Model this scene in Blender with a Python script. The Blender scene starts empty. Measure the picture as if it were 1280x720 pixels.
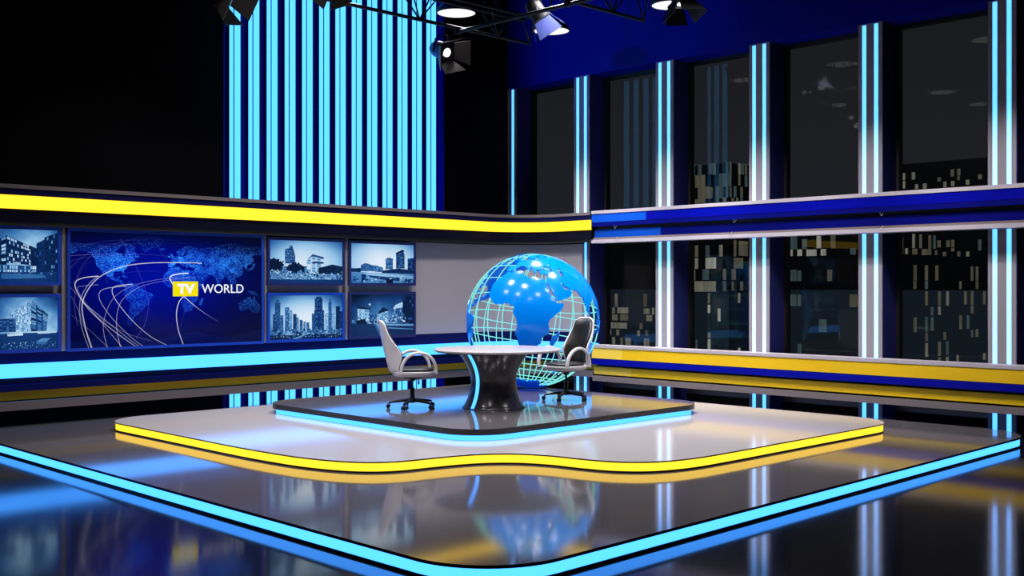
import bpy, bmesh, math, random
import numpy as np
from mathutils import Vector, Matrix, geometry
random.seed(7); rng = np.random.default_rng(5)
sc = bpy.context.scene
COL = sc.collection
PI = math.pi

# ------------------------------------------------------------------ camera frame (used to measure the place)
FPX, TH, CY, CH = 1380.7, math.radians(45.6), 358.5, 2.0
FW = Vector((math.cos(TH), math.sin(TH), 0)); RT = Vector((math.sin(TH), -math.cos(TH), 0)); UP = Vector((0, 0, 1))
CAM = Vector((0, 0, CH))
def ray(px, py): return FW + RT * ((px - 640) / FPX) + UP * ((CY - py) / FPX)
def on_x(px, py, x): r = ray(px, py); return CAM + r * (x / r.x)
def on_y(px, py, y): r = ray(px, py); return CAM + r * (y / r.y)
def at_d(px, py, d): return CAM + ray(px, py) * d

# ------------------------------------------------------------------ materials
def srgb(r, g, b):
    f = lambda c: (c / 255) / 12.92 if c / 255 <= .04045 else ((c / 255 + .055) / 1.055) ** 2.4
    return (f(r), f(g), f(b))
MATS = {}
def pmat(name, col, rough=.5, metal=0., spec=.5, emit=None, estr=0., noise=0., nscale=6., bump=0., coat=0., ior=1.5, trans=0.):
    m = bpy.data.materials.new(name); m.use_nodes = True
    nt = m.node_tree; b = nt.nodes['Principled BSDF']
    b.inputs['Base Color'].default_value = (*col, 1); b.inputs['Roughness'].default_value = rough
    b.inputs['Metallic'].default_value = metal; b.inputs['Specular IOR Level'].default_value = spec
    b.inputs['IOR'].default_value = ior; b.inputs['Transmission Weight'].default_value = trans
    b.inputs['Coat Weight'].default_value = coat
    if emit is not None:
        b.inputs['Emission Color'].default_value = (*emit, 1); b.inputs['Emission Strength'].default_value = estr
    if noise or bump:
        tc = nt.nodes.new('ShaderNodeTexCoord'); n = nt.nodes.new('ShaderNodeTexNoise')
        n.inputs['Scale'].default_value = nscale; n.inputs['Detail'].default_value = 4
        nt.links.new(tc.outputs['Object'], n.inputs['Vector'])
        if noise:
            mr = nt.nodes.new('ShaderNodeMapRange')
            mr.inputs['To Min'].default_value = max(0, rough - noise); mr.inputs['To Max'].default_value = rough + noise
            nt.links.new(n.outputs['Fac'], mr.inputs['Value']); nt.links.new(mr.outputs['Result'], b.inputs['Roughness'])
        if bump:
            bp = nt.nodes.new('ShaderNodeBump'); bp.inputs['Strength'].default_value = bump; bp.inputs['Distance'].default_value = .01
            nt.links.new(n.outputs['Fac'], bp.inputs['Height']); nt.links.new(bp.outputs['Normal'], b.inputs['Normal'])
    MATS[name] = m; return m
def emat(name, col, s=1.0, sample=True):
    m = bpy.data.materials.new(name); m.use_nodes = True
    nt = m.node_tree; nt.nodes.clear()
    e = nt.nodes.new('ShaderNodeEmission'); o = nt.nodes.new('ShaderNodeOutputMaterial')
    e.inputs['Color'].default_value = (*col, 1); e.inputs['Strength'].default_value = s
    nt.links.new(e.outputs[0], o.inputs[0])
    if not sample: m.cycles.emission_sampling = 'NONE'
    MATS[name] = m; return m

M_floor = pmat('black_gloss_floor', (.008, .008, .010), .09, noise=.015, nscale=3, ior=1.55, bump=.015)
M_deckA = pmat('grey_gloss_deck', (.105, .095, .105), .075, noise=.015, nscale=2.5, ior=2.15, bump=.015)
M_deckB = pmat('pale_gloss_deck', (.54, .51, .53), .09, noise=.015, nscale=2.5, ior=1.6, bump=.015)
M_deckC = pmat('slate_gloss_deck', (.13, .12, .13), .065, noise=.015, nscale=2.5, ior=2.15, bump=.012)
M_black = pmat('black_edge', (.008, .008, .009), .35)
M_blackm = pmat('black_metal', (.006, .006, .008), .45, noise=.05, spec=.25)
M_cyan = emat('cyan_led', (.14, .86, 2.9), 1.0)
M_pled = pmat('pillar_led', (.62, .62, .62), .5, emit=(.14, .80, 2.4), estr=1.0)
M_cyanw = emat('cyan_led_wall', (.15, .85, 1.9), 1.0)
M_yellow = emat('yellow_led', (1.65, 1.02, .045), 1.0)
M_wall = pmat('dark_studio_wall', (.0025, .002, .003), .8, noise=.05, spec=.05)
M_navy = pmat('navy_panel', (.003, .004, .05), .45, spec=.12)
M_navyd = pmat('dark_navy_panel', (.003, .003, .014), .4, spec=.12)
M_blue = pmat('blue_panel', (.0, .0015, .27), .4, spec=.12)
M_blued = pmat('deep_blue_panel', (.0, .001, .13), .45, spec=.12)
M_blueleak = pmat('blue_light_leak', (.003, .075, .50), .4, spec=.12)  # light leak on the blue ledge, painted as a paler stretch
M_header = pmat('blue_spill_wall', (.0, .004, .26), .55, spec=.12)  # blue light spill on the header, put into its base colour
M_grey = pmat('grey_lip', (.42, .38, .42), .45)
M_greyp = pmat('grey_back_panel', (.36, .325, .335), .5, noise=.03)
M_brown = pmat('brown_grey_lip', (.16, .13, .125), .4)
M_gap = pmat('dark_gap', (.012, .009, .010), .6)
M_gold = pmat('yellow_panel', (.72, .46, .004), .45, spec=.3)
M_goldleak = pmat('yellow_light_leak', (.80, .57, .06), .45, spec=.3)  # same light leak painted on the yellow ledge
M_pillar = pmat('pale_pillar', (.27, .25, .275), .5, noise=.04, spec=.1)
M_pside = pmat('blue_pillar_side', (.022, .026, .15), .6, spec=.1)
M_frame = pmat('window_frame', (.010, .008, .009), .4)
M_glass = pmat('window_glass', (1, 1, 1), 0.0, trans=1.0, ior=1.22)
M_white = pmat('white_shell', (.72, .70, .74), .25, ior=1.5)
M_leather = pmat('black_leather', (.012, .012, .013), .38, bump=.25, nscale=60)
M_plastic = pmat('black_plastic', (.008, .008, .009), .3)
M_chrome = pmat('chrome', (.8, .8, .8), .12, metal=1)
M_tabletop = pmat('silver_tabletop', (.50, .47, .49), .22)
M_tbase = pmat('dark_gloss_pedestal', (.065, .062, .075), .22, ior=1.5)
M_land = pmat('blue_gloss_land', (.0, .23, .64), .15, spec=.4, ior=1.45, emit=(.0, .012, .26), estr=1.0)  # blue emission stands in for blue light on the continents
M_wire = emat('cyan_wire', (.24, .88, .85), .95, sample=False)
M_bezel = pmat('blue_bezel', (.004, .05, .46), .35)
M_bezeld = pmat('dark_blue_bezel', (.012, .016, .12), .3)
M_lamp = emat('lamp_disc', (1.0, .97, .95), 1.15)
M_lens = emat('spot_lens', (1.0, .98, .93), 2.2, sample=False)
M_flap = pmat('barn_door_metal', (.06, .05, .046), .45)
M_tower = pmat('tower_facade', (.008, .010, .012), .6)
M_reflbase = pmat('reflection_facade', (.085, .13, .18), .7)  # floor reflection in the glass, painted as paler lower building blocks
M_ground = pmat('street', (.02, .02, .022), .8)
M_logoy = emat('logo_yellow', srgb(244, 226, 12), 1.0, sample=False)
M_logow = emat('logo_white', (.92, .92, .96), 1.0, sample=False)
def litmat(name, col):
    m = emat(name, col, 1, False); nt = m.node_tree; e = next(n for n in nt.nodes if n.type == 'EMISSION')
    g = nt.nodes.new('ShaderNodeNewGeometry'); mp = nt.nodes.new('ShaderNodeMapping'); mp.inputs['Scale'].default_value = (1.6, 1.6, .12)
    n = nt.nodes.new('ShaderNodeTexNoise'); n.inputs['Scale'].default_value = 1.0; n.inputs['Detail'].default_value = 2
    r = nt.nodes.new('ShaderNodeMapRange'); r.inputs['From Min'].default_value = .3; r.inputs['From Max'].default_value = .7; r.inputs['To Min'].default_value = .45; r.inputs['To Max'].default_value = .84
    nt.links.new(g.outputs['Position'], mp.inputs['Vector']); nt.links.new(mp.outputs[0], n.inputs['Vector']); nt.links.new(n.outputs['Fac'], r.inputs['Value']); nt.links.new(r.outputs[0], e.inputs['Strength']); return m
LITM = [litmat('warm_lit_window', srgb(112, 110, 98)), litmat('cool_lit_window', srgb(62, 78, 80)),
        litmat('bright_lit_window', srgb(150, 150, 142)), litmat('dim_lit_window', srgb(84, 82, 70)),
        litmat('blue_lit_window', srgb(104, 140, 165))]

def screen_mat():
    m = bpy.data.materials.new('screen_picture'); m.use_nodes = True
    nt = m.node_tree; nt.nodes.clear()
    a = nt.nodes.new('ShaderNodeVertexColor'); a.layer_name = 'Col'
    e = nt.nodes.new('ShaderNodeEmission'); o = nt.nodes.new('ShaderNodeOutputMaterial')
    g = nt.nodes.new('ShaderNodeBsdfGlossy'); g.inputs['Roughness'].default_value = .15
    mx = nt.nodes.new('ShaderNodeMixShader'); mx.inputs[0].default_value = .03
    nt.links.new(a.outputs['Color'], e.inputs['Color']); nt.links.new(e.outputs[0], mx.inputs[1])
    nt.links.new(g.outputs[0], mx.inputs[2]); nt.links.new(mx.outputs[0], o.inputs[0])
    m.cycles.emission_sampling = 'NONE'; return m
M_screen = screen_mat()

# ------------------------------------------------------------------ object helpers
def link(name, me, parent=None):
    o = bpy.data.objects.new(name, me); COL.objects.link(o)
    if parent is not None: o.parent = parent
    return o
def top(o):
    while o.parent is not None: o = o.parent
    return o
def tag(o, label=None, cat=None, group=None, kind=None):
    if label: o['label'] = label
    if cat: o['category'] = cat
    if group: o['group'] = group
    if kind: o['kind'] = kind
    return o
def thing(name, label, cat, loc=(0, 0, 0), rz=0., group=None):
    o = bpy.data.objects.new(name, None); COL.objects.link(o)
    o.location = loc; o.rotation_euler = (0, 0, rz); o.empty_display_size = .1
    return tag(o, label, cat, group)
class MB:
    """collects shapes for ONE mesh"""
    def __init__(s): s.v = []; s.f = []; s.m = []; s.s = []
    def add(s, v, f, m=0, smooth=False):
        n = len(s.v); s.v += [tuple(p) for p in v]
        for q in f:
            s.f.append(tuple(i + n for i in q)); s.m.append(m); s.s.append(smooth)
        return s
    def box(s, lo, hi, m=0, bev=0.):
        bm = bmesh.new(); bmesh.ops.create_cube(bm, size=1)
        for v in bm.verts: v.co = Vector([lo[i] + (v.co[i] + .5) * (hi[i] - lo[i]) for i in range(3)])
        if bev: bmesh.ops.bevel(bm, geom=list(bm.edges), offset=bev, segments=2, affect='EDGES', profile=.6)
        bm.verts.index_update()
        s.add([v.co[:] for v in bm.verts], [[v.index for v in f.verts] for f in bm.faces], m, bool(bev)); bm.free(); return s
    def prism(s, pts, z0, z1, mtop=0, mside=0, mbot=None):
        n = len(pts); v = [(x, y, z0) for x, y in pts] + [(x, y, z1) for x, y in pts]
        s.add(v, [list(range(n, 2 * n))], mtop)
        s.add(v, [list(range(n - 1, -1, -1))], mside if mbot is None else mbot)
        s.add(v, [[i, (i + 1) % n, n + (i + 1) % n, n + i] for i in range(n)], mside); return s
    def lathe(s, prof, seg=48, m=0, c=(0, 0, 0), cap=True, smooth=True):
        v = []; f = []; k = len(prof)
        for i in range(seg):
            a = 2 * PI * i / seg
            for r, z in prof: v.append((c[0] + r * math.cos(a), c[1] + r * math.sin(a), c[2] + z))
        for i in range(seg):
            j = (i + 1) % seg
            for q in range(k - 1): f.append([i * k + q, j * k + q, j * k + q + 1, i * k + q + 1])
        s.add(v, f, m, smooth)
        if cap:
            s.add(v, [[i * k for i in range(seg)][::-1]], m); s.add(v, [[i * k + k - 1 for i in range(seg)]], m)
        return s
    def tube(s, pts, r, seg=8, m=0, closed=False, smooth=True):
        pts = [Vector(p) for p in pts]; n = len(pts); v = []; f = []
        rr = r if isinstance(r, (list, tuple)) else [r] * n
        prev = None
        for i, p in enumerate(pts):
            if closed: t = pts[(i + 1) % n] - pts[i - 1]
            else: t = pts[min(i + 1, n - 1)] - pts[max(i - 1, 0)]
            t.normalize()
            if prev is None:
                a = Vector((0, 0, 1)) if abs(t.z) < .9 else Vector((1, 0, 0)); u = t.cross(a).normalized()
            else:
                u = (prev - t * prev.dot(t)).normalized()
            prev = u; w = t.cross(u)
            for k in range(seg):
                a = 2 * PI * k / seg; v.append(p + (u * math.cos(a) + w * math.sin(a)) * rr[i])
        for i in range(n if closed else n - 1):
            j = (i + 1) % n
            for k in range(seg):
                l = (k + 1) % seg; f.append([i * seg + k, i * seg + l, j * seg + l, j * seg + k])
        s.add(v, f, m, smooth)
        if not closed:
            s.add(v, [list(range(seg))[::-1], list(range((n - 1) * seg, n * seg))], m)
        return s
    def band(s, pts, wdir, w, t, m=0):
        """flat band swept along pts: width w along wdir, thickness t, rounded cross-section"""
        pts = [Vector(p) for p in pts]; wd = Vector(wdir).normalized(); n = len(pts); v = []; f = []; seg = 12
        for i, p in enumerate(pts):
            tg = (pts[min(i + 1, n - 1)] - pts[max(i - 1, 0)]).normalized(); nn = tg.cross(wd).normalized()
            for k in range(seg):
                a = 2 * PI * k / seg; c, q = math.cos(a), math.sin(a)
                v.append(p + wd * (w / 2 * math.copysign(abs(c) ** .5, c)) + nn * (t / 2 * math.copysign(abs(q) ** .5, q)))
        for i in range(n - 1):
            for k in range(seg):
                l = (k + 1) % seg; f.append([i * seg + k, i * seg + l, (i + 1) * seg + l, (i + 1) * seg + k])
        s.add(v, f, m, True); s.add(v, [list(range(seg))[::-1], list(range((n - 1) * seg, n * seg))], m); return s
    def grid(s, fn, nu, nv, m=0, smooth=True):
        v = [fn(i / nu, j / nv) for i in range(nu + 1) for j in range(nv + 1)]
        f = [[i * (nv + 1) + j, (i + 1) * (nv + 1) + j, (i + 1) * (nv + 1) + j + 1, i * (nv + 1) + j + 1] for i in range(nu) for j in range(nv)]
        return s.add(v, f, m, smooth)
    def sweep(s, path, prof, m=0):
        """path: list of (x,y,nx,ny); prof: closed (d,z) loop, d measured into the room"""
        n = len(path); k = len(prof); v = []
        for x, y, nx, ny in path:
            for d, z in prof: v.append((x + nx * d, y + ny * d, z))
        f = []
        for i in range(n - 1):
            for q in range(k):
                r = (q + 1) % k; f.append([i * k + q, i * k + r, (i + 1) * k + r, (i + 1) * k + q])
        s.add(v, f, m)
        s.add(v, [list(range(k)), list(range((n - 1) * k, n * k))[::-1]], m); return s
    def build(s, name, mats, parent=None, org=None):
        me = bpy.data.meshes.new(name)
        o = org if org is not None else ((0, 0, 0) if parent is None else None)
        off = Vector(o) if o is not None else Vector((0, 0, 0))
        me.from_pydata([tuple(Vector(p) - off) for p in s.v], [], s.f)
        for m in (mats if isinstance(mats, (list, tuple)) else [mats]): me.materials.append(m)
        me.polygons.foreach_set('material_index', s.m); me.polygons.foreach_set('use_smooth', s.s)
        bm = bmesh.new(); bm.from_mesh(me); bmesh.ops.recalc_face_normals(bm, faces=bm.faces); bm.to_mesh(me); bm.free()
        me.update()
        return link(name, me, parent)
def copy_tree(o, parent=None):
    c = o.copy(); COL.objects.link(c)
    if parent is not None: c.parent = parent
    for ch in list(o.children): copy_tree(ch, c)
    return c
def struct(o): o['kind'] = 'structure'; return o

# ------------------------------------------------------------------ room shell
BX, BY = 15.0, 15.0            # front planes of the ledges
YW = 15.75                     # left wall
PX, GX = 15.3, 15.8            # pillar fronts, glass
X0, Y0, ZC = -4.0, -4.0, 8.2
struct(MB().box((X0, Y0, -.2), (GX + .2, YW + .2, 0)).build('floor', M_floor))
struct(MB().box((X0, Y0, ZC), (GX + .2, YW + .2, ZC + .2)).build('ceiling', M_wall))
wl = MB().box((X0, YW, 0), (GX + .2, YW + .2, ZC), 0)
struct(wl.build('wall_left', M_wall))
struct(MB().box((X0 - .2, Y0, 0), (X0, YW, ZC)).build('wall_rear', M_wall))
struct(MB().box((X0, Y0 - .2, 0), (GX + .2, Y0, ZC)).build('wall_front', M_wall))
YE = 3.9
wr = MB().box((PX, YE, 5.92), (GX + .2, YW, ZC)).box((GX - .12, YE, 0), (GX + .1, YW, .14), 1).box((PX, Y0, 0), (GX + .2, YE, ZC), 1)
wr.box((PX, 15.62 * PX / 15.0, 0), (GX + .2, YW, 5.92)) if 15.62 * PX / 15.0 < YW else None
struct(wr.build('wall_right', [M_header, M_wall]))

# pillars with two light strips each
strip_px = [(633, 641), (722, 732), (825, 836), (942.5, 955.5), (1079.5, 1096), (1243.5, 1261.5)]
cent = [on_x((a + b) / 2, 300, PX).y for a, b in strip_px]
cent.append(cent[-1] - 1.885)
for i, yc in enumerate(cent):
    hw = .19
    p = struct(MB().box((PX, yc - hw, 0), (GX + .05, yc + hw, 5.92), 0).build('pillar', M_pillar))
    # blue side cheeks
    mb = MB().box((PX + .012, yc - hw - .008, .0), (GX - .06, yc - hw - .0005, 5.919)).box((PX + .012, yc + hw + .0005, .0), (GX - .06, yc + hw + .008, 5.919))
    mb.build('side_cladding', M_pside, p)
    for s in (1, -1):
        ys = yc + s * .095
        mb = MB().box((PX - .0035, ys - .031, .0), (PX - .0005, ys + .031, 5.90))
        mb.build('light_strip', M_pled, p)
# windows
edges = cent
for i in range(6):
    ya, yb = edges[i + 1] + .2, edges[i] - .2
    fr = MB()
    t = .05
    fr.box((GX - .09, ya, .14), (GX + .03, ya + t, 5.92)).box((GX - .09, yb - t, .14), (GX + .03, yb, 5.92))
    fr.box((GX - .09, ya + t, .14), (GX + .03, yb - t, .20)).box((GX - .09, ya + t, 5.86), (GX + .03, yb - t, 5.92))
    f = struct(fr.build('window_%d' % (i + 1), M_frame))
    MB().box((GX - .006, ya + t, .20), (GX + .006, yb - t, 5.86)).build('glass_pane', M_glass, f)

# ------------------------------------------------------------------ ledges (swept modules)
RC = 1.0
def module_path(xs, ye, n=18):
    """left wall from x=xs, round the corner, then along the right wall down to y=ye (room normals point to -y then -x)"""
    cx, cy = BX - RC, BY - RC
    pts = [(xs, BY, 0, -1)]
    for i in range(n + 1):
        a = PI / 2 - PI / 2 * i / n
        pts.append((cx + RC * math.cos(a), cy + RC * math.sin(a), -math.cos(a), -math.sin(a)))
    pts.append((BX, ye, -1, 0)); return pts
XL = 1.5
Y738 = on_x(738.5, 285, BX).y; Y727 = on_x(727.5, 350, BX + .20).y; Y740 = Y738 - .02
PL = module_path(XL, Y738); PP = module_path(XL, Y727); PLow = module_path(XL, on_x(735, 440, BX).y)
def rect(d0, d1, z0, z1): return [(d0, z0), (d1, z0), (d1, z1), (d0, z1)]
# back panel behind the screens and the globe
pn = struct(MB().sweep(PP, rect(-.27, -.20, 1.155, 2.79)).build('trim_1', M_greyp))
MB().sweep(PP, rect(-.27, -.195, .97, 1.155)).build('base_rail', M_navy, pn)
MB().sweep(PP, rect(-.27, -.15, 2.79, 2.86)).build('top_rail', M_gap, pn)
# left upper ledge
ul = struct(MB().sweep(PL, rect(-.40, -.01, 2.86, 3.35)).build('trim_2', M_navyd))
MB().sweep(PL, rect(-.40, .015, 3.30, 3.352)).build('grey_lip', M_brown, ul)
MB().sweep(PL, rect(-.02, .0, 3.215, 3.30)).build('navy_face', M_navy, ul)
MB().sweep(PL, rect(-.03, .015, 3.03, 3.21)).build('light_strip', M_yellow, ul)
MB().sweep(PL, rect(-.10, -.03, 2.81, 3.03)).build('lower_face', M_gap, ul)
# left lower ledge
ll = struct(MB().sweep(PLow, rect(-.40, -.295, .36, .97)).build('trim_3', M_navyd))
MB().sweep(PLow, rect(-.30, .012, .797, .968)).build('light_strip', M_cyan, ll)
MB().sweep(PLow, rect(-.30, -.20, .60, .69)).build('navy_face', M_navy, ll)
MB().sweep(PLow, rect(-.36, -.29, .475, .592)).build('yellow_face', M_gold, ll)
MB().sweep(PLow, rect(-.34, -.13, .352, .462)).build('brown_lip', M_brown, ll)
# right ledges
PR = [(BX, Y740, -1, 0), (BX, 1.8, -1, 0)]
def seg(px0, px1):
    return [(BX, Y740 if px0 is None else on_x(px0, 300, BX).y, -1, 0), (BX, 1.8 if px1 is None else on_x(px1, 300, BX).y, -1, 0)]
ur = struct(MB().sweep(PR, rect(-.29, -.13, 2.79, 3.36)).build('trim_4', M_gap))
MB().sweep(PR, rect(-.29, .012, 3.312, 3.368)).build('grey_lip', M_grey, ur)
MB().sweep(seg(None, 807.5), rect(-.29, 0, 3.161, 3.311)).build('blue_light_leak_face', M_blueleak, ur)
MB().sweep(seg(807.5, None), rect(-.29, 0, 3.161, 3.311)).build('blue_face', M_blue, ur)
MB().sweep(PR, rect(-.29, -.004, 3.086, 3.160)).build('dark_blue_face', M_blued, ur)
MB().sweep(seg(None, 822), rect(-.29, -.08, 2.885, 3.03)).build('blue_light_leak_lower_face', M_blueleak, ur)
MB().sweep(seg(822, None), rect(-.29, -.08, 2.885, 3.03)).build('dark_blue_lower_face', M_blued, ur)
MB().sweep(PR, rect(-.29, -.04, 2.848, 2.884)).build('brown_strip', M_brown, ur)
MB().sweep(PR, rect(-.29, .012, 2.787, 2.847)).build('grey_bottom_lip', M_grey, ur)
lr = struct(MB().sweep(PR, rect(-.29, -.15, .30, .90)).build('trim_5', M_gap))
MB().sweep(PR, rect(-.29, .010, .905, .952)).build('grey_top', M_grey, lr)
MB().sweep(seg(None, 777), rect(-.29, 0, .713, .904)).build('yellow_light_leak_face', M_goldleak, lr)
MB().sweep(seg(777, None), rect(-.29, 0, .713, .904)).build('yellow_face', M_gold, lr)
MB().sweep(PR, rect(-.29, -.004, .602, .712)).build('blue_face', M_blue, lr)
MB().sweep(seg(None, 786), rect(-.29, -.065, .425, .563)).build('yellow_light_leak_lower_face', M_goldleak, lr)
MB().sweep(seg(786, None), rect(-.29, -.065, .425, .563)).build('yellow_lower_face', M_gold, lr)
MB().sweep(PR, rect(-.29, -.02, .302, .395)).build('brown_bottom_lip', M_brown, lr)
for px, py, z in ((770, 284, 3.05), (919, 277, 3.05), (1103, 268, 3.05), (771, 299, 2.865), (914, 292, 2.865), (1102, 284, 2.865)):
    y = on_x(px, py, BX).y
    MB().tube([(BX - .02, y + .03, z + .025), (BX - .03, y, z - .022), (BX - .02, y - .03, z + .025)], .006).build('clip', M_chrome, ur)

# ------------------------------------------------------------------ light bars on the left wall
bar_px = [286, 310, 333, 355.75, 377.5, 399, 419.5, 440, 459.5, 478.75, 497.75, 516, 534]
ORD = ['first', 'second', 'third', 'fourth', 'fifth', 'sixth', 'seventh', 'eighth', 'ninth', 'tenth', 'eleventh', 'twelfth', 'thirteenth']
YB = 15.52; BWI = .118; BDE = .105
ZBT = ZC
xs0 = None
def light_bar(xb, label):
    """xb: left front corner of the bar"""
    t = thing('light_bar', label, 'light', (xb, YB, 0), 0, 'glowing bars on the dark wall')
    MB().box((.002, .010, 0), (BWI - .004, YW - YB, ZBT)).build('housing', M_blued, t)
    MB().box((.016, .0, .0), (BWI, .012, ZBT), 0).build('front_panel', M_cyanw, t)
    MB().box((-.006, .018, .0), (.004, .018 + BDE, ZBT), 0).build('side_panel', M_cyanw, t)
    MB().box((BWI - .003, .018, .0), (BWI + .004, .018 + BDE * .5, ZBT), 0).build('side_panel', M_cyanw, t)
    return t
bar_x = []
for i, px in enumerate(bar_px):
    # px is where the lit side face begins; the front corner lies about 0.4 of the way
    x = on_y(px + (6.2 - i * .12), 300, YB).x
    bar_x.append(x)
    light_bar(x, 'tall glowing cyan light bar, %s from the left on the dark wall%s' % (ORD[i], ''))
mb = MB()
for i in range(12): mb.box((bar_x[i] + BWI, YW - .03, 0), (bar_x[i + 1], YW - .001, ZBT))
mb.box((bar_x[0] - .07, YW - .03, 0), (bar_x[0], YW - .001, ZBT)).box((bar_x[12] + BWI, YW - .03, 0), (bar_x[12] + BWI + .12, YW - .001, ZBT))
struct(mb.build('wall_left_panel', M_blued))
xf = on_y(553, 300, YB).x
tag(MB().box((xf, YB, 0), (xf + .05, YW - .001, ZBT), 0, .004).build('wall_fin', M_blue), 'plain unlit blue vertical fin at the right end of the glowing bars', 'fin')

# ------------------------------------------------------------------ stage platforms
def rrect(x0, y0, x1, y1, r, n=14):
    out = []
    for cx, cy, a0 in ((x1 - r, y1 - r, 0), (x0 + r, y1 - r, PI / 2), (x0 + r, y0 + r, PI), (x1 - r, y0 + r, 1.5 * PI)):
        for i in range(n + 1):
            a = a0 + PI / 2 * i / n; out.append((cx + r * math.cos(a), cy + r * math.sin(a)))
    return out
def catmull(P, n=8):
    out = []
    for i in range(1, len(P) - 2):
        p0, p1, p2, p3 = [Vector((*q, 0)) for q in P[i - 1:i + 3]]
        for k in range(n):
            t = k / n
            q = .5 * ((2 * p1) + (p2 - p0) * t + (2 * p0 - 5 * p1 + 4 * p2 - p3) * t * t + (3 * p1 - p0 - 3 * p2 + p3) * t ** 3)
            out.append((q.x, q.y))
    out.append(P[-2]); return out
def inset(pts, d):
    n = len(pts); out = []
    for i in range(n):
        a = Vector(pts[i - 1]); b = Vector(pts[(i + 1) % n]); t = (b - a).normalized()
        out.append((pts[i][0] - t.y * d, pts[i][1] + t.x * d))
    return out
ZA, ZB, ZCC = .13, .245, .38
outA = [(x, y + (.0185 * (x - 5) - .03) * (1 - min(1, max(0, y - 5.2) / 6))) for x, y in rrect(4.86, 5.24, 14.69, 15.35, .70)]
sc_pts = [(6.32, 12.2), (6.32, 11.0), (6.34, 10.35), (6.40, 9.71), (6.53, 9.22), (6.72, 8.91), (6.99, 8.74), (7.35, 8.67), (7.70, 8.59), (7.97, 8.46), (8.19, 8.24), (8.33, 7.93),
          (8.40, 7.55), (8.52, 7.20), (8.79, 6.93), (9.25, 6.79), (9.93, 6.76), (10.7, 6.76), (12.0, 6.76)]
full = rrect(6.32, 6.76, 13.75, 14.28, .62)
outB = full[:30] + catmull(sc_pts) + full[45:]
outC = rrect(8.32, 9.10, 12.80, 13.62, .55)
def platform(name, label, out, z0, z1, deckm, ledm, edge, plinth, ins):
    t = thing(name, label, 'platform', (out[0][0], out[0][1], z0))
    o = t.location
    MB().prism(out, z1 - edge, z1, 0, 1).build('deck', [deckm, M_black], t, o)
    MB().prism(inset(out, ins), z0 + plinth, z1 - edge - .0005).build('light_strip', ledm, t, o)
    if plinth: MB().prism(inset(out, ins - .006), z0 + .0005, z0 + plinth - .0005).build('plinth', M_black, t, o)
    return t
platform('stage_platform', 'widest dark grey stage platform with a cyan glowing edge, lowest of the three tiers', outA, 0, ZA, M_deckA, M_cyan, .024, .022, .014)
platform('stage_platform', 'pale grey middle stage platform with a wavy front and a yellow glowing edge', outB, ZA, ZB, M_deckB, M_yellow, .014, .018, .012)
platform('stage_platform', 'smallest topmost stage platform with black rim over a cyan glow, under the round table', outC, ZB, ZCC, M_deckC, M_cyan, .070, 0, .05)

# ------------------------------------------------------------------ table
TX, TY = 10.21, 10.78
tb = thing('round_table', 'round silver topped table on a dark flared pedestal with one glowing stripe', 'table', (TX, TY, ZCC))
prof = []
for i in range(25):
    u = i / 24; z = .725 * u
    r = .305 + (.42 - .305) * max(0, 1 - u / .5) ** 2.1 if u < .5 else .305 + (.47 - .305) * ((u - .5) / .5) ** 1.9
    prof.append((r, z))
MB().lathe([(.425, 0), (.425, .008)] + prof[1:], 72).build('pedestal', M_tbase, tb)
off = RT * .055
MB().lathe([(.0, .752), (.80, .752), (.845, .762), (.86, .777), (.858, .787), (.85, .790), (0, .790)], 96, cap=False, c=(off.x, off.y, 0)).build('tabletop', [M_tabletop], tb)
MB().lathe([(.0, .726), (.44, .726), (.60, .740), (.82, .750), (.0, .7515)], 96, cap=False, c=(off.x, off.y, 0)).build('underside', M_black, tb)
az = math.atan2(-FW.y, -FW.x) - math.asin(.665)
v = []; f = []
for i, (r, z) in enumerate(prof):
    for k in (-1, 0, 1):
        a = az + k * .030 / r; v.append(((r + .006) * math.cos(a), (r + .006) * math.sin(a), z))
for i in range(len(prof) - 1):
    for k in range(2): f.append([i * 3 + k, i * 3 + k + 1, i * 3 + k + 4, i * 3 + k + 3])
b = MB().add(v, f, 0, True)
v2 = [(x * (1 - .008 / math.hypot(x, y)), y * (1 - .008 / math.hypot(x, y)), z) for x, y, z in v]
b.add(v2, [q[::-1] for q in f], 0, True)
b.build('light_stripe', M_cyan, tb)

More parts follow.
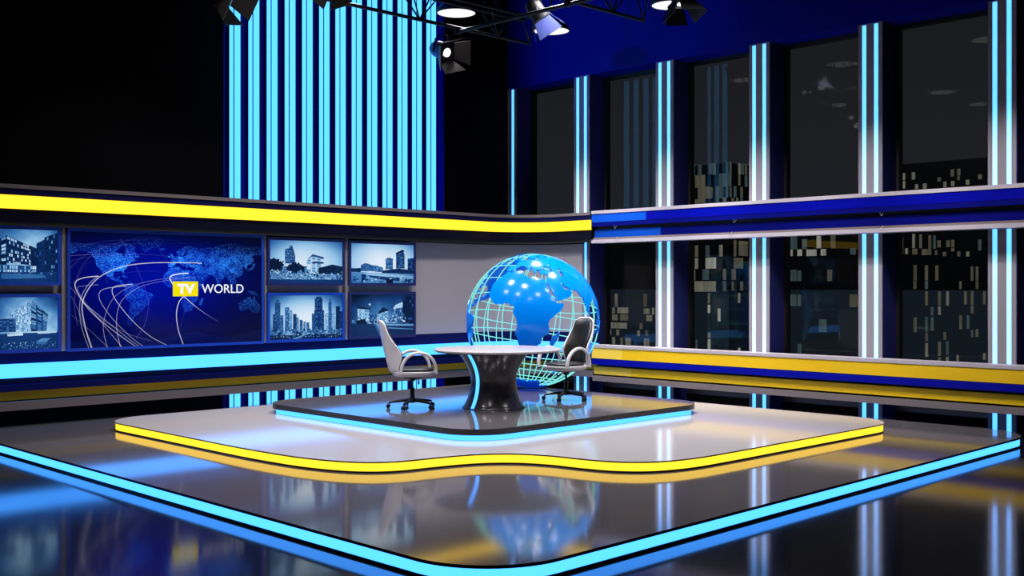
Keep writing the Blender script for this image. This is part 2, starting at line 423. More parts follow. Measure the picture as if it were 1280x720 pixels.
# ------------------------------------------------------------------ chairs
def superloop(fn_x, n): pass
def make_chair(label, loc, rz):
    t = thing('office_chair', label, 'chair', loc, rz, 'swivel chairs at the round table')
    hub = MB().lathe([(.02, .07), (.045, .075), (.048, .12), (.034, .145), (.030, .15)], 24)
    base = hub.build('hub', M_plastic, t)
    for k in range(5):
        a = 2 * PI * k / 5 + .43
        c, s = math.cos(a), math.sin(a)
        pts = [(c * r, s * r, z) for r, z in ((.03, .108), (.12, .102), (.22, .090), (.305, .078))]
        leg = MB().tube(pts, [.026, .022, .018, .015], 10).build('leg', M_plastic, t)
        w = MB().tube([(c * .305, s * .305, .078), (c * .305, s * .305, .045)], .008, 8)
        nx, ny = -s, c
        for q in (-1, 1):
            cx, cy = c * .32 + nx * q * .016, s * .32 + ny * q * .016
            w.tube([(cx - nx * .011, cy - ny * .011, .029), (cx - nx * .009, cy - ny * .009, .029), (cx + nx * .009, cy + ny * .009, .029), (cx + nx * .011, cy + ny * .011, .029)], [.022, .028, .028, .022], 16)
        w.tube([(c * .32 - nx * .012, s * .32 - ny * .012, .04), (c * .32 + nx * .012, s * .32 + ny * .012, .04)], .022, 10)
        w.build('caster', M_plastic, leg)
    MB().lathe([(.030, .14), (.030, .27), (.026, .275), (.015, .277), (.015, .42)], 20).build('gas_column', M_plastic, t)
    mech = MB().box((-.12, -.09, .405), (.12, .09, .425), 0, .006).lathe([(.03, .36), (.07, .405)], 20).build('tilt_mechanism', M_plastic, t)
    MB().tube([(.06, -.06, .41), (.07, -.10, .385), (.07, -.11, .375)], .007).tube([(.07, -.11, .38), (.07, -.11, .325)], [.010, .013], 10).build('lever', M_chrome, mech)
    # seat shell: shallow dished pan
    def outline(sx, sy, cx, p, n=40):
        o = []
        for i in range(n):
            a = 2 * PI * i / n; c, s = math.cos(a), math.sin(a)
            o.append((cx + sx * math.copysign(abs(c) ** (2 / p), c), sy * math.copysign(abs(s) ** (2 / p), s)))
        return o
    def stack(levels, n=40):
        mb = MB(); v = []; f = []
        for sx, sy, cx, z, p in levels: v += [(x, y, z + .03 * (x / .3) ** 2 * 0) for x, y in outline(sx, sy, cx, p, n)]
        for l in range(len(levels) - 1):
            for i in range(n):
                j = (i + 1) % n; f.append([l * n + i, l * n + j, (l + 1) * n + j, (l + 1) * n + i])
        mb.add(v, f, 0, True); mb.add(v, [list(range(n))[::-1], list(range((len(levels) - 1) * n, len(levels) * n))], 0); return mb
    stack([(.20, .17, 0, .424, 2.6), (.25, .22, .01, .432, 3), (.275, .255, .015, .455, 3.2), (.283, .265, .015, .492, 3.4), (.278, .260, .015, .498, 3.4), (.262, .244, .015, .494, 3.4)]).build('seat_shell', M_white, t)
    stack([(.245, .222, .02, .494, 3), (.258, .238, .025, .512, 3), (.25, .232, .025, .53, 2.8), (.20, .19, .025, .542, 2.6), (.10, .10, .03, .545, 2.2)]).build('seat_cushion', M_leather, t)
    # back shell
    def prof_w(v):
        w = float(np.interp(v, [0, .12, .35, .6, .88, 1], [.17, .205, .238, .230, .196, .178]))
        if v > .90: w -= .065 * (1 - math.sqrt(max(0., 1 - ((v - .90) / .10) ** 2)))
        return w
    def back(u, v, offn=0., ws=1., v0=0., v1=1.):
        vv = v0 + (v1 - v0) * v; uu = (u * 2 - 1)
        w = prof_w(vv) * ws
        z = .450 + .735 * vv
        x = -.285 - .165 * vv - .012 * math.sin(vv * PI)
        wing = .055 + .125 * math.exp(-((vv - .38) / .26) ** 2)
        x += wing * abs(uu) ** 2.2
        if vv < .10: x += .10 * (1 - vv / .10) ** 2
        z -= .03 * abs(uu) ** 3 * vv ** 6
        return Vector((x + offn, uu * w, z))
    mb = MB().grid(lambda a, c: back(a, c), 20, 28)
    o = mb.build('back_shell', M_white, t)
    md = o.modifiers.new('thick', 'SOLIDIFY'); md.thickness = .022; md.offset = 0
    md = o.modifiers.new('soft', 'BEVEL'); md.width = .006; md.segments = 2; md.limit_method = 'ANGLE'
    # back cushion: closed pillow inside the shell
    nu, nv = 18, 26
    v = []; f = []
    for side in (0, 1):
        for i in range(nu + 1):
            for j in range(nv + 1):
                a, c = i / nu, j / nv
                p = back(a, c, 0, .84, .07, .965)
                e = min(1, 6 * min(a, 1 - a)) ** .5 * min(1, 8 * min(c, 1 - c)) ** .5
                p.x += .018 + (.048 * e if side else 0); v.append(p)
    N = (nu + 1) * (nv + 1)
    for side in (0, 1):
        for i in range(nu):
            for j in range(nv):
                q = [side * N + i * (nv + 1) + j, side * N + (i + 1) * (nv + 1) + j, side * N + (i + 1) * (nv + 1) + j + 1, side * N + i * (nv + 1) + j + 1]
                f.append(q if side else q[::-1])
    ring = [i * (nv + 1) for i in range(nu + 1)] + [nu * (nv + 1) + j for j in range(1, nv + 1)] + [i * (nv + 1) + nv for i in range(nu - 1, -1, -1)] + [j for j in range(nv - 1, 0, -1)]
    for k in range(len(ring)):
        a, c = ring[k], ring[(k + 1) % len(ring)]; f.append([a, c, c + N, a + N])
    MB().add(v, f, 0, True).build('back_cushion', M_leather, t)
    # arched armrests
    for s in (-1, 1):
        pts = []
        for i in range(33):
            a = PI * i / 32
            x = .045 - .235 * math.cos(a) * 1.0; z = .475 + .275 * math.sin(a) ** .85
            pts.append((x, s * (.275 + .02 * math.sin(a)), z))
        MB().band(pts, (0, 1, 0), .048, .040).build('armrest', M_white, t)
    return t
make_chair('white shell swivel chair turned side on at the left of the round table', (9.377, 11.48, ZCC), math.radians(-31))
make_chair('white and black swivel chair showing its dark leather backrest in front of the globe', (11.61, 10.75, ZCC), math.radians(180))

# ------------------------------------------------------------------ globe
AFRICA = [(-6,35.8),(-2,35.1),(3,36.8),(10,37.3),(11,35.5),(10.3,34),(15,32.3),(19,30.3),(20,32.5),(23,32.7),(25,31.6),(29,30.9),(32.3,31.2),(34,28),(35.5,24),(37.2,21),(37.5,18.5),(39.5,15.5),(43,12.2),(44.5,10.5),(51.2,11.9),(50.5,9),(48,4.5),(44,1),(41.5,-1.8),(39.5,-4.5),(39,-7),(40.5,-11),(40.7,-15),(37,-17.7),(34.8,-20),(35.4,-24),(32.8,-26),(32.5,-28.5),(30,-31.5),(27,-33.7),(22,-34.2),(19.8,-34.8),(18.3,-33),(17,-29),(14.8,-25),(14.3,-22),(12,-18),(13.5,-12.5),(13,-8.5),(12,-5),(9.5,-2.5),(9,0.5),(9.8,3),(8.5,4.5),(6,4.3),(4,6.3),(1,6),(-2,4.8),(-5,5.2),(-7.7,4.4),(-11,6.6),(-13.2,8.7),(-15,11),(-16.8,12.5),(-17.4,14.7),(-16.3,17),(-16.3,19.5),(-17,21),(-15.5,24.5),(-13,27.7),(-10,29.5),(-9.7,31.5),(-7.5,33.7)]
EURASIA = [(-9,37),(-6.3,36.8),(-5.4,36.1),(-2,36.8),(0,38.6),(0,40),(3.2,42),(4,43.5),(7.5,43.8),(10,43.9),(12.3,41.7),(15.6,40),(16,38),(17,39),(16.8,40.4),(18.4,40.1),(16,41.9),(13.6,43.6),(12.4,45.4),(13.7,45.5),(15.5,43.8),(19.4,41.9),(19.5,40),(21.3,37.5),(23,36.5),(24,38),(22.8,39.5),(24,40.6),(26.3,40.8),(28.4,41.4),(28,42.5),(28.4,43.6),(29.7,45.2),(31,46.5),(33.5,46),(33.5,44.6),(35.3,45.1),(35,46.3),(38,47),(37.5,45.3),(39.5,43.8),(41.5,41.8),(38,41),(35,42),(31.5,41.3),(29.5,41.0),(29,40.5),(26.8,40.2),(26.6,38.3),(28,36.8),(30.5,36.6),(32.5,36.1),(35.9,36.8),(35.8,34.5),(34.8,31.9),(34.4,31.0),(34.9,29.5),(35,28),(37,25),(39,21.5),(41,18),(42.7,16),(43.6,13.0),(45,12.9),(48.5,14),(52,15.7),(55,17.2),(57.7,19.5),(59.8,22.4),(58.5,23.7),(56.4,25),(56.3,26.2),(54,24.2),(51.5,24.3),(51.3,26),(50.2,26.5),(48.5,28.5),(48,30),(50,30),(51.5,27.8),(54.5,26.6),(57,27),(57.5,25.7),(61.5,25.1),(66.5,25.3),(68,23.5),(70.2,22.5),(69,22.2),(70.5,20.8),(72.7,21),(73,18),(74.5,14),(76.2,10.3),(77.5,8.1),(79.8,10.3),(80.2,13.5),(80.1,15.5),(82.3,16.7),(86.5,20.2),(89,21.8),(91.5,22.6),(92.3,20.8),(94.3,18),(94.3,16),(97,16.7),(98.5,13.5),(98.3,9),(100.3,6.3),(103.4,1.4),(104,2),(103.4,4.5),(101,6.8),(99.5,9.3),(100,13.3),(101.5,12.6),(103,10.8),(105,8.7),(107,10.4),(109.2,12),(108.7,15.3),(106,18.5),(106.6,20.6),(108.5,21.7),(110.2,20.4),(114,22.3),(117,23.5),(119.7,26),(121.8,29),(121.8,31.2),(119.3,34.8),(121.5,37),(118,38.5),(121.5,40.8),(121.3,39),(124.5,40),(125,37.7),(126.4,34.5),(129.3,35.4),(129.3,37.3),(127.5,39.7),(130.5,42.3),(135,43.8),(140,48),(141,53),(136,54.6),(142.5,59.2),(151,59.3),(155,59.3),(160,61.7),(163.5,62.2),(160,60.4),(156,57),(156.5,51.2),(160,54),(162.5,57.5),(165,60),(172,60.8),(179,62.5),(178,64.5),(180,66),(180,69),(170,70),(160,70),(150,72),(140,72.5),(130,71),(125,73.5),(113,74),(104,77.5),(95,76),(85,74),(80,73),(74,72.5),(72,71.5),(68,68.5),(60,69.5),(54,68.5),(47,67.5),(44,66.0),(40,64.6),(35,64.2),(33,66.4),(40.5,66.6),(40,67.8),(33,69.4),(28,71),(20,70),(14.5,67.5),(10.5,64),(5,61.7),(5.3,59),(8,58),(10.6,59.3),(11.5,58.3),(12.8,55.6),(14.3,55.5),(16.5,56.7),(18.6,60),(17.3,61.5),(21.5,64.5),(24,65.8),(25.3,65),(21.5,62.5),(21.5,60.8),(25,60.2),(29.5,60.2),(28,59.5),(23.5,59),(24.3,57.3),(21.5,57.3),(21,55.3),(19,54.4),(14.3,54),(11,54.1),(10.5,55.5),(10.5,57.6),(8.2,56.8),(8.6,54),(5,53.2),(3.5,51.4),(1.6,50.6),(-1.5,49.6),(-1.8,48.6),(-4.7,48.4),(-2,47),(-1.2,45),(-1.7,43.4),(-8.8,43.5),(-9,41)]
CASPIAN = [(47,45),(51,47),(53,45),(51,43.5),(53.2,41.5),(54,37.2),(50,37.5),(49.5,40.5),(47.5,43)]
ARAL = [(58.5,45.5),(61,46.5),(61.5,44.3),(59,43.8)]
NAMER = [(-168,65.7),(-162,63.5),(-165,61.5),(-162,59),(-158,58.5),(-162,55.2),(-153,58),(-151,60.5),(-146,60.8),(-139,59.5),(-134,57.5),(-130,54.5),(-127,50.5),(-124.5,48),(-124,43),(-122.5,37.5),(-118.5,34),(-115,30),(-112.2,25),(-110,23.2),(-112.5,28),(-114.5,31.5),(-112.5,30),(-109,26),(-105.5,21.5),(-102,18),(-96,15.8),(-92,14.5),(-87.5,13),(-85.7,10.5),(-83,8.2),(-80,7.3),(-77.9,8.2),(-79.5,9.5),(-83,10.5),(-83.3,15),(-88,15.9),(-87,21.4),(-90.5,21),(-91,18.6),(-94.5,18.2),(-97.5,21.5),(-97.3,27),(-94,29.5),(-89.5,29.2),(-84,30),(-82.7,27.5),(-81.2,25.2),(-80.2,27),(-81.2,31),(-77,34.5),(-75.7,36),(-74,40.5),(-70,42),(-70,43.8),(-66.5,44.6),(-64.5,45.8),(-61,46),(-65,48.5),(-66,50),(-60,50.2),(-56,52.3),(-60,55.5),(-64.5,60.3),(-69.5,61),(-73,62.3),(-78,62.2),(-77,57.5),(-79,54.5),(-79.5,51.5),(-82.3,53),(-82.3,55.2),(-88,56.7),(-93,58.7),(-94.5,61),(-90,63.5),(-87,66),(-84,69.5),(-92,70),(-96,72),(-96,68),(-108,68),(-115,69),(-125,70),(-135,69),(-148,70.5),(-157,71.3),(-163,69),(-166,68.3)]
SAMER = [(-77.4,8.4),(-75,11),(-71.5,12.3),(-68,11),(-62,10.7),(-58,7),(-52,5),(-50,0.5),(-48,-1),(-44,-2.7),(-39,-3.5),(-35.2,-6),(-35,-9),(-39,-14),(-39.3,-18),(-41,-22),(-45,-23.5),(-48.5,-26),(-49,-29),(-53,-34),(-58,-34.3),(-57,-37),(-62,-39),(-65,-41),(-65.5,-45),(-68,-48),(-69,-51),(-68.5,-54),(-72,-54),(-75.5,-50),(-74,-44),(-73.5,-38),(-71.5,-31),(-70.3,-24),(-70.3,-18),(-76,-14),(-79,-8),(-81.2,-5),(-80,-2.5),(-80,0.5),(-77.5,3.5),(-77.5,7)]
AUSTR = [(114,-22),(113.5,-26),(115.7,-32),(118,-35),(123,-34),(129,-31.7),(133,-32),(137.5,-35),(140,-38),(144,-38.5),(147,-38.5),(150,-37.2),(153,-31),(153,-26),(149,-21),(146,-18.8),(145,-15),(142.5,-11),(141,-14),(140.5,-17.5),(136,-15.5),(136.5,-12),(131,-12),(128,-15),(124,-16.5),(122,-18),(119,-20)]
GREEN = [(-45,60),(-42,63),(-33,68),(-22,70.5),(-19,75),(-17,80),(-30,83),(-55,82),(-67,80.5),(-68,77),(-60,76),(-54,71),(-51,67),(-48.5,61)]
ISLES = [[(49.3,-12),(50.4,-15.5),(49,-18.5),(47.2,-24.8),(45,-25.5),(43.5,-22.5),(44.3,-19.5),(44.3,-16.5),(46.5,-15.7)],
 [(-5.5,50.1),(1.3,51.2),(1.7,52.7),(0,53.5),(-1.6,55.5),(-2,57.6),(-3.5,58.6),(-5.5,58.3),(-5.5,56),(-3.2,54.5),(-4.5,53),(-4.8,51.8),(-3,51.4)],
 [(-10,52),(-6.3,52.2),(-6,54.5),(-8,55.2),(-10,54)], [(-22.5,64),(-18.5,63.4),(-14,64.8),(-16,66.5),(-22,66.2)],
 [(95.3,5.6),(98,4),(104,-2),(106,-5.8),(102,-4),(98.5,1.5)], [(109,1.5),(111.5,2.5),(115,5),(117,7),(119,5),(117.5,1),(116,-4),(110.5,-3)],
 [(131,-1),(138,-2),(145,-4.5),(150.5,-10.5),(144,-8),(138,-8),(133,-4)], [(130,31.5),(135,34),(140,35.5),(142,39.5),(141.5,41),(145,43.5),(142,45.5),(140,42.5),(139.5,38),(136,36.5),(131,34.5)],
 [(172.7,-34.5),(178,-38),(175,-41.5),(170.5,-46),(167,-46),(172,-41)], [(-65,62),(-78,64.5),(-73,67),(-85,70),(-90,73),(-80,73.5),(-68,70),(-62,66.5)],
 [(-84.5,22),(-80,23),(-75,20),(-78,20)], [(80,9.6),(81.8,7.5),(80.6,6)]]
ANTAR = [(lo, -70 + 3.5 * math.sin(lo * .05) + 2.5 * math.sin(lo * .13 + 1)) for lo in range(-180, 180, 6)]
LANDS = [(AFRICA, []), (EURASIA, [CASPIAN, ARAL]), (NAMER, []), (SAMER, []), (AUSTR, []), (GREEN, [])] + [(i, []) for i in ISLES]
def inside(px, py, poly):
    px = np.asarray(px, float); py = np.asarray(py, float); c = np.zeros(px.shape, bool)
    n = len(poly)
    for i in range(n):
        x1, y1 = poly[i]; x2, y2 = poly[i - 1]
        if y1 == y2: continue
        m = ((y1 > py) != (y2 > py)) & (px < (x2 - x1) * (py - y1) / (y2 - y1) + x1); c ^= m
    return c
GD = 17.68; GR = 1.072
gc = at_d(666, 401, GD); GC = Vector((gc.x, gc.y, ZCC + GR + .013))
r_ = Vector((-.44, .17, .88)); s_ = Vector((.89, -.05, .45)); n_ = Vector((.12, .99, -.13))
# view axes: right, up, towards the camera
TOW = -FW
AX = [(RT * a.x + UP * a.y + TOW * a.z) for a in (r_, s_, n_)]
# orthonormalise around the pole
az_ = AX[2].normalized(); ax_ = (AX[0] - az_ * AX[0].dot(az_)).normalized(); ay_ = az_.cross(ax_)
def sph(lon, lat, r=1.):
    a, b = math.radians(lon), math.radians(lat)
    return (ax_ * (math.cos(b) * math.cos(a)) + ay_ * (math.cos(b) * math.sin(a)) + az_ * math.sin(b)) * (r * GR)
gl = thing('world_globe', 'large openwork globe with glossy blue continents behind the round table', 'globe', (GC.x, GC.y, ZCC))
gl_off = Vector((0, 0, GC.z - ZCC))
for lo in range(0, 180, 15):
    pts = [gl_off + sph(lo, a, .988) if a <= 90 else gl_off + sph(lo + 180, 180 - a, .988) for a in range(-90, 270, 5)]
    MB().tube(pts, .0085, 6, closed=True).build('meridian_ring', M_wire, gl)
for la in range(-75, 90, 15):
    MB().tube([gl_off + sph(lo, la, .988) for lo in range(0, 360, 5)], .0085, 6, closed=True).build('parallel_ring', M_wire, gl)
def densify(poly, step):
    out = []
    for i in range(len(poly)):
        a = poly[i]; b = poly[(i + 1) % len(poly)]; n = max(1, int(math.hypot(b[0] - a[0], b[1] - a[1]) / step))
        for k in range(n): out.append((a[0] + (b[0] - a[0]) * k / n, a[1] + (b[1] - a[1]) * k / n))
    return out
def land_mesh(poly, holes):
    loops = [densify(poly, 3)] + [densify(h, 3) for h in holes]
    vs = []; es = []
    for lp in loops:
        n0 = len(vs); vs += [Vector(p) for p in lp]; es += [(n0 + i, n0 + (i + 1) % len(lp)) for i in range(len(lp))]
    xs = [p[0] for p in poly]; ys = [p[1] for p in poly]
    gx, gy = np.meshgrid(np.arange(min(xs) + 1.7, max(xs), 4), np.arange(min(ys) + 1.3, max(ys), 4)); gx, gy = gx.ravel(), gy.ravel()
    m = inside(gx, gy, poly)
    for h in holes: m &= ~inside(gx, gy, h)
    vs += [Vector((a, b)) for a, b in zip(gx[m], gy[m])]
    v, e, f, *_ = geometry.delaunay_2d_cdt(vs, es, [], 0, 1e-5)
    cx = np.array([sum(v[i][0] for i in q) / len(q) for q in f]); cy = np.array([sum(v[i][1] for i in q) / len(q) for q in f])
    k = inside(cx, cy, poly)
    for h in holes: k &= ~inside(cx, cy, h)
    return [(p[0], p[1]) for p in v], [q for q, t in zip(f, k) if t]
def shell(name, v, f):
    N = len(v); mb = MB()
    R1, R0 = 1.0, .978
    vv = [gl_off + sph(a, b, R1) for a, b in v] + [gl_off + sph(a, b, R0) for a, b in v]
    cnt = {}
    for q in f:
        for i in range(len(q)):
            a, b = q[i], q[(i + 1) % len(q)]; cnt[(a, b)] = cnt.get((a, b), 0) + 1
    rim = [(a, b) for (a, b) in cnt if (b, a) not in cnt]
    mb.add(vv, f, 0, True); mb.add(vv, [[i + N for i in q][::-1] for q in f], 0, True)
    mb.add(vv, [[b, a, a + N, b + N] for a, b in rim], 0, False)
    return mb.build(name, M_land, gl)
for poly, holes in LANDS:
    v, f = land_mesh(poly, holes); shell('landmass', v, f)
# polar cap
v = [(0, -90)]; f = []
rings = 5; n = len(ANTAR)
for k in range(1, rings + 1):
    for lo, la in ANTAR: v.append((lo, -90 + (la + 90) * k / rings))
for i in range(n): f.append([0, 1 + (i + 1) % n, 1 + i])
for k in range(rings - 1):
    for i in range(n):
        j = (i + 1) % n; f.append([1 + k * n + i, 1 + k * n + j, 1 + (k + 1) * n + j, 1 + (k + 1) * n + i])
f = [q[::-1] for q in f]
shell('landmass', v, f)

# ------------------------------------------------------------------ screens
def lin(img):
    img = np.clip(img, 0, 255) / 255
    return np.where(img <= .04045, img / 12.92, ((img + .055) / 1.055) ** 2.4)
def fbm(h, w, s=4, seed=0, oct=4):
    g = np.random.default_rng(seed); out = np.zeros((h, w)); amp = 1; tot = 0
    for o in range(oct):
        n = max(2, int(s * 2 ** o)); m = max(2, int(n * w / h)) + 1; r = g.random((n + 1, m + 1))
        yy = np.linspace(0, n - .001, h); xx = np.linspace(0, m - .001, w); y0 = yy.astype(int); x0 = xx.astype(int)
        fy = (yy - y0)[:, None]; fx = (xx - x0)[None]; fy = fy * fy * (3 - 2 * fy); fx = fx * fx * (3 - 2 * fx)
        out += amp * ((r[y0][:, x0] * (1 - fx) + r[y0][:, x0 + 1] * fx) * (1 - fy) + (r[y0 + 1][:, x0] * (1 - fx) + r[y0 + 1][:, x0 + 1] * fx) * fy)
        tot += amp; amp *= .5
    return out / tot
def duo(t):
    """0..1 tone -> blue duotone"""
    t = np.clip(t, 0, 1)[..., None]
    st = [0, .25, .5, .75, 1]; cs = np.array([(2, 8, 26), (14, 50, 108), (58, 116, 178), (150, 196, 232), (226, 238, 250)], float)
    out = np.zeros(t.shape[:2] + (3,))
    for c in range(3): out[..., c] = np.interp(t[..., 0], st, cs[:, c])
    return out
class Pic:
    def __init__(s, w, h, seed, cut=False):
        s.w, s.h = w, h; s.g = np.random.default_rng(seed); s.t = np.zeros((h, w)); s.seed = seed
        s.X, s.Y = np.meshgrid((np.arange(w) + .5) / w, (np.arange(h) + .5) / h)   # y down
        if cut: s.X = (s.X - .466) / .534
    def sky(s, top_, hor, cx, cy, vig, cloud=.1):
        d = np.hypot((np.clip(s.X, 0, 1) - cx) * 1.1, (s.Y - cy)); s.t = top_ + (hor - top_) * np.clip(s.Y / .65, 0, 1) - vig * d ** 2 + cloud * (fbm(s.h, s.w, 3, s.seed) - .5)
    def poly(s, pts, tone, noise=0.):
        m = inside(s.X, s.Y, pts); s.t[m] = (tone + noise * (s.g.random((s.h, s.w)) - .5))[m]; return m
    def facade(s, pts, base, lit, nx, ny, p=.5, gap=.35, bounds=None):
        m = inside(s.X, s.Y, pts)
        x0 = min(q[0] for q in pts); x1 = max(q[0] for q in pts); y0 = min(q[1] for q in pts); y1 = max(q[1] for q in pts)
        # vertical coordinate follows the slope of the top edge
        tl = min((q for q in pts if q[0] < (x0 + x1) / 2), key=lambda q: q[1]); tr = min((q for q in pts if q[0] >= (x0 + x1) / 2), key=lambda q: q[1])
        ty = tl[1] + (tr[1] - tl[1]) * (s.X - x0) / (x1 - x0 + 1e-6)
        u = (s.X - x0) / (x1 - x0) * nx; v = (s.Y - ty) / (y1 - ty + 1e-6) * ny
        ui = np.clip(u.astype(int), 0, nx - 1); vi = np.clip(v.astype(int), 0, ny - 1)
        r = s.g.random((ny, nx)); win = (u % 1 > gap / 2) & (u % 1 < 1 - gap / 2) & (v % 1 > gap / 2) & (v % 1 < 1 - gap / 2)
        t = np.full(s.t.shape, base) + .03 * (s.g.random(s.t.shape) - .5)
        on = (r[vi, ui] < p) & win; t[on] = (lit * (.6 + .4 * s.g.random((ny, nx))))[vi, ui][on]; t[win & ~on] = base * .6
        s.t[m] = t[m]
    def crowd(s, y0, y1, lo, hi, n, sz):
        for _ in range(n):
            x = s.g.random(); y = y0 + (y1 - y0) * s.g.random(); x = x if s.X.min() > -.1 else x * 1.8 - .8; r = sz * (.4 + s.g.random())
            m = (np.abs(s.X - x) < r * .7) & (np.abs(s.Y - y) < r); s.t[m] = lo + (hi - lo) * s.g.random()
    def blob(s, cx, cy, rx, ry, tone):
        n = fbm(s.h, s.w, 26, s.seed + 3); m = ((s.X - cx) / rx) ** 2 + ((s.Y - cy) / ry) ** 2 < .15 + 1.6 * n; s.t[m] = (tone + .12 * (n - .5))[m]
    def vign(s, k): s.t *= 1 - k * (((np.clip(s.X, 0, 1) - .5) * 1.7) ** 2 + ((s.Y - .5) * 1.7) ** 2) ** 1.3
    def out(s): return duo(np.clip(s.t, 0, 1) ** .82)
W_, H_ = 220, 150
def pic_office():
    p = Pic(300, H_, 1, True); p.sky(.62, .82, .55, .3, .5, .35)
    p.facade([(.62, .26), (.80, .16), (.80, .85), (.62, .85)], .17, .3, 4, 7, .2, .4)
    p.facade([(.76, .14), (1.0, .04), (1.0, .85), (.76, .85)], .14, .62, 6, 8, .18, .4)
    p.facade([(.5, .30), (.66, .37), (.66, .70), (.5, .68)], .12, .3, 4, 6, .1)
    p.facade([(-.55, .50), (.10, .12), (.10, .68), (-.55, .68)], .13, .95, 6, 8, .35, .3)
    p.facade([(.10, .12), (.52, .32), (.52, .68), (.10, .64)], .16, .97, 12, 7, .42, .3)
    p.facade([(-.55, .66), (.62, .69), (.62, .84), (-.55, .84)], .35, .95, 32, 2, .7, .25)
    p.poly([(-.9, .83), (1, .80), (1, 1), (-.9, 1)], .22, .1); p.poly([(0, .84), (.75, .86), (.8, .92), (0, .95)], .42, .12); p.crowd(.80, .86, .05, .9, 40, .012)
    p.vign(.22); return p.out()
def pic_glass():
    p = Pic(300, H_, 2, True); p.sky(.55, .85, .4, .35, .4, .5)
    p.facade([(-.9, .45), (.26, .40), (.26, .66), (-.9, .66)], .25, .5, 20, 8, .6, .3)
    p.facade([(.10, .36), (.53, .06), (.53, .66), (.26, .66), (.26, .40)], .72, .95, 16, 12, .5, .2)
    p.facade([(.53, .06), (.83, .34), (.80, .66), (.52, .66)], .22, .62, 3, 13, .75, .25)
    p.poly([(-.9, .70), (1, .68), (1, 1), (-.9, 1)], .22, .08); p.poly([(.1, .70), (.38, .68), (.38, .73), (.12, .74)], .9, .1); p.poly([(.64, .68), (.98, .66), (.98, .70), (.64, .71)], .85, .1)
    p.crowd(.86, .99, .15, .8, 260, .008); p.poly([(.62, .86), (.72, .80), (.88, .80), (.80, .86)], .55, .1); p.poly([(.62, .86), (.80, .86), (.79, .92), (.62, .90)], .42, .05);
    p.vign(.2); return p.out()
def pic_square():
    p = Pic(W_, H_, 3); p.sky(.84, .97, .5, .45, .75, .05)
    p.facade([(.20, .20), (.26, .18), (.27, .55), (.20, .55)], .35, .7, 5, 14, .5); p.facade([(.26, .12), (.30, .12), (.34, .35), (.34, .55), (.26, .55)], .3, .65, 4, 14, .5)
    p.facade([(.49, .48), (.58, .36), (.70, .42), (.70, .80), (.49, .80)], .8, .97, 3, 7, .5, .3); p.poly([(.50, .45), (.58, .31), (.74, .38), (.73, .43), (.58, .36)], .25, .3)
    p.poly([(.55, .52), (.60, .48), (.74, .50), (.73, .54)], .15, .1)
    p.poly([(.66, .64), (.86, .55), (1, .60), (1, .86), (.66, .86)], .06, .05); p.facade([(.15, .62), (.50, .60), (.50, .78), (.15, .78)], .5, .9, 12, 3, .5)
    p.blob(.07, .58, .12, .16, .06); p.blob(.33, .64, .10, .14, .07); p.poly([(.43, .60), (.47, .60), (.47, .80), (.43, .80)], .05)
    p.poly([(0, .76), (1, .80), (1, .92), (0, .92)], .55, .5); p.crowd(.74, .92, .05, .95, 220, .014); p.poly([(0, .92), (1, .92), (1, 1), (0, 1)], .22, .1); p.vign(.22); return p.out()
def pic_river():
    p = Pic(W_, H_, 4); p.sky(.97, 1.0, .5, .5, .55, .06)
    p.facade([(.15, .55), (.22, .49), (.37, .56), (.37, .70), (.15, .70)], .35, .55, 10, 6, .5); p.facade([(.37, .54), (.50, .60), (.50, .72), (.37, .72)], .4, .7, 6, 4, .5)
    p.facade([(.54, .38), (.59, .33), (.66, .37), (.66, .65), (.54, .65)], .35, .7, 6, 10, .5); p.facade([(.71, .22), (.82, .13), (.85, .25), (.85, .62), (.71, .62)], .22, .55, 6, 13, .5); p.poly([(.71, .21), (.82, .12), (.85, .17), (.71, .25)], .08)
    p.facade([(.90, .36), (1, .33), (1, .75), (.90, .75)], .2, .45, 4, 10, .4)
    p.poly([(.0, .63), (.15, .62), (.15, .74), (.0, .74)], .10, .1); p.poly([(.48, .68), (.75, .62), (1, .66), (1, .80), (.48, .74)], .13, .2)
    p.poly([(0, .72), (1, .76), (1, 1), (0, 1)], .55, .2); p.poly([(.18, .76), (.3, .73), (1, .82), (1, .90), (.3, .82)], .72, .15); p.poly([(.26, .80), (1, .90), (1, .97), (.55, .93), (.3, .86)], .2, .15); p.poly([(.16, .78), (.23, .78), (.23, .97), (.16, .97)], .1, .15)
    p.crowd(.84, .98, .15, .9, 60, .02); p.poly([(.55, .90), (.66, .90), (.66, 1), (.55, 1)], .06); p.vign(.22); return p.out()
def pic_towers():
    p = Pic(W_, H_, 5); p.sky(.86, 1.02, .48, .45, 1.2, .03)
    def tw(x0, x1, y0, b, l): p.facade([(x0, y0), (x1, y0), (x1, .88), (x0, .88)], b, l, max(3, int((x1 - x0) * 70)), int((.88 - y0) * 34), .5)
    tw(.04, .11, .42, .25, .5); tw(.07, .14, .16, .3, .55); tw(.09, .12, .10, .3, .5); tw(.14, .18, .45, .35, .6); tw(.20, .26, .27, .42, .7); tw(.26, .30, .34, .6, .85); tw(.31, .36, .42, .2, .5); tw(.36, .39, .50, .5, .8); tw(.40, .44, .56, .3, .6); tw(.45, .48, .60, .4, .7); tw(.49, .53, .62, .35, .6)
    tw(.57, .61, .42, .3, .5); tw(.61, .72, .06, .2, .52); tw(.63, .70, .03, .18, .45); tw(.60, .74, .35, .22, .5); tw(.75, .93, .42, .72, .9); tw(.80, .85, .16, .4, .65); tw(.815, .835, .08, .35, .5); tw(.93, 1.0, .38, .18, .4); tw(.91, .97, .26, .12, .3)
    p.crowd(.78, .90, .1, .7, 160, .02); p.poly([(0, .90), (1, .90), (1, 1), (0, 1)], .12, .15); p.crowd(.86, .98, .1, .95, 140, .008); p.poly([(.30, .99), (.48, .89), (.50, .90), (.36, 1)], .6); p.vign(.25); return p.out()
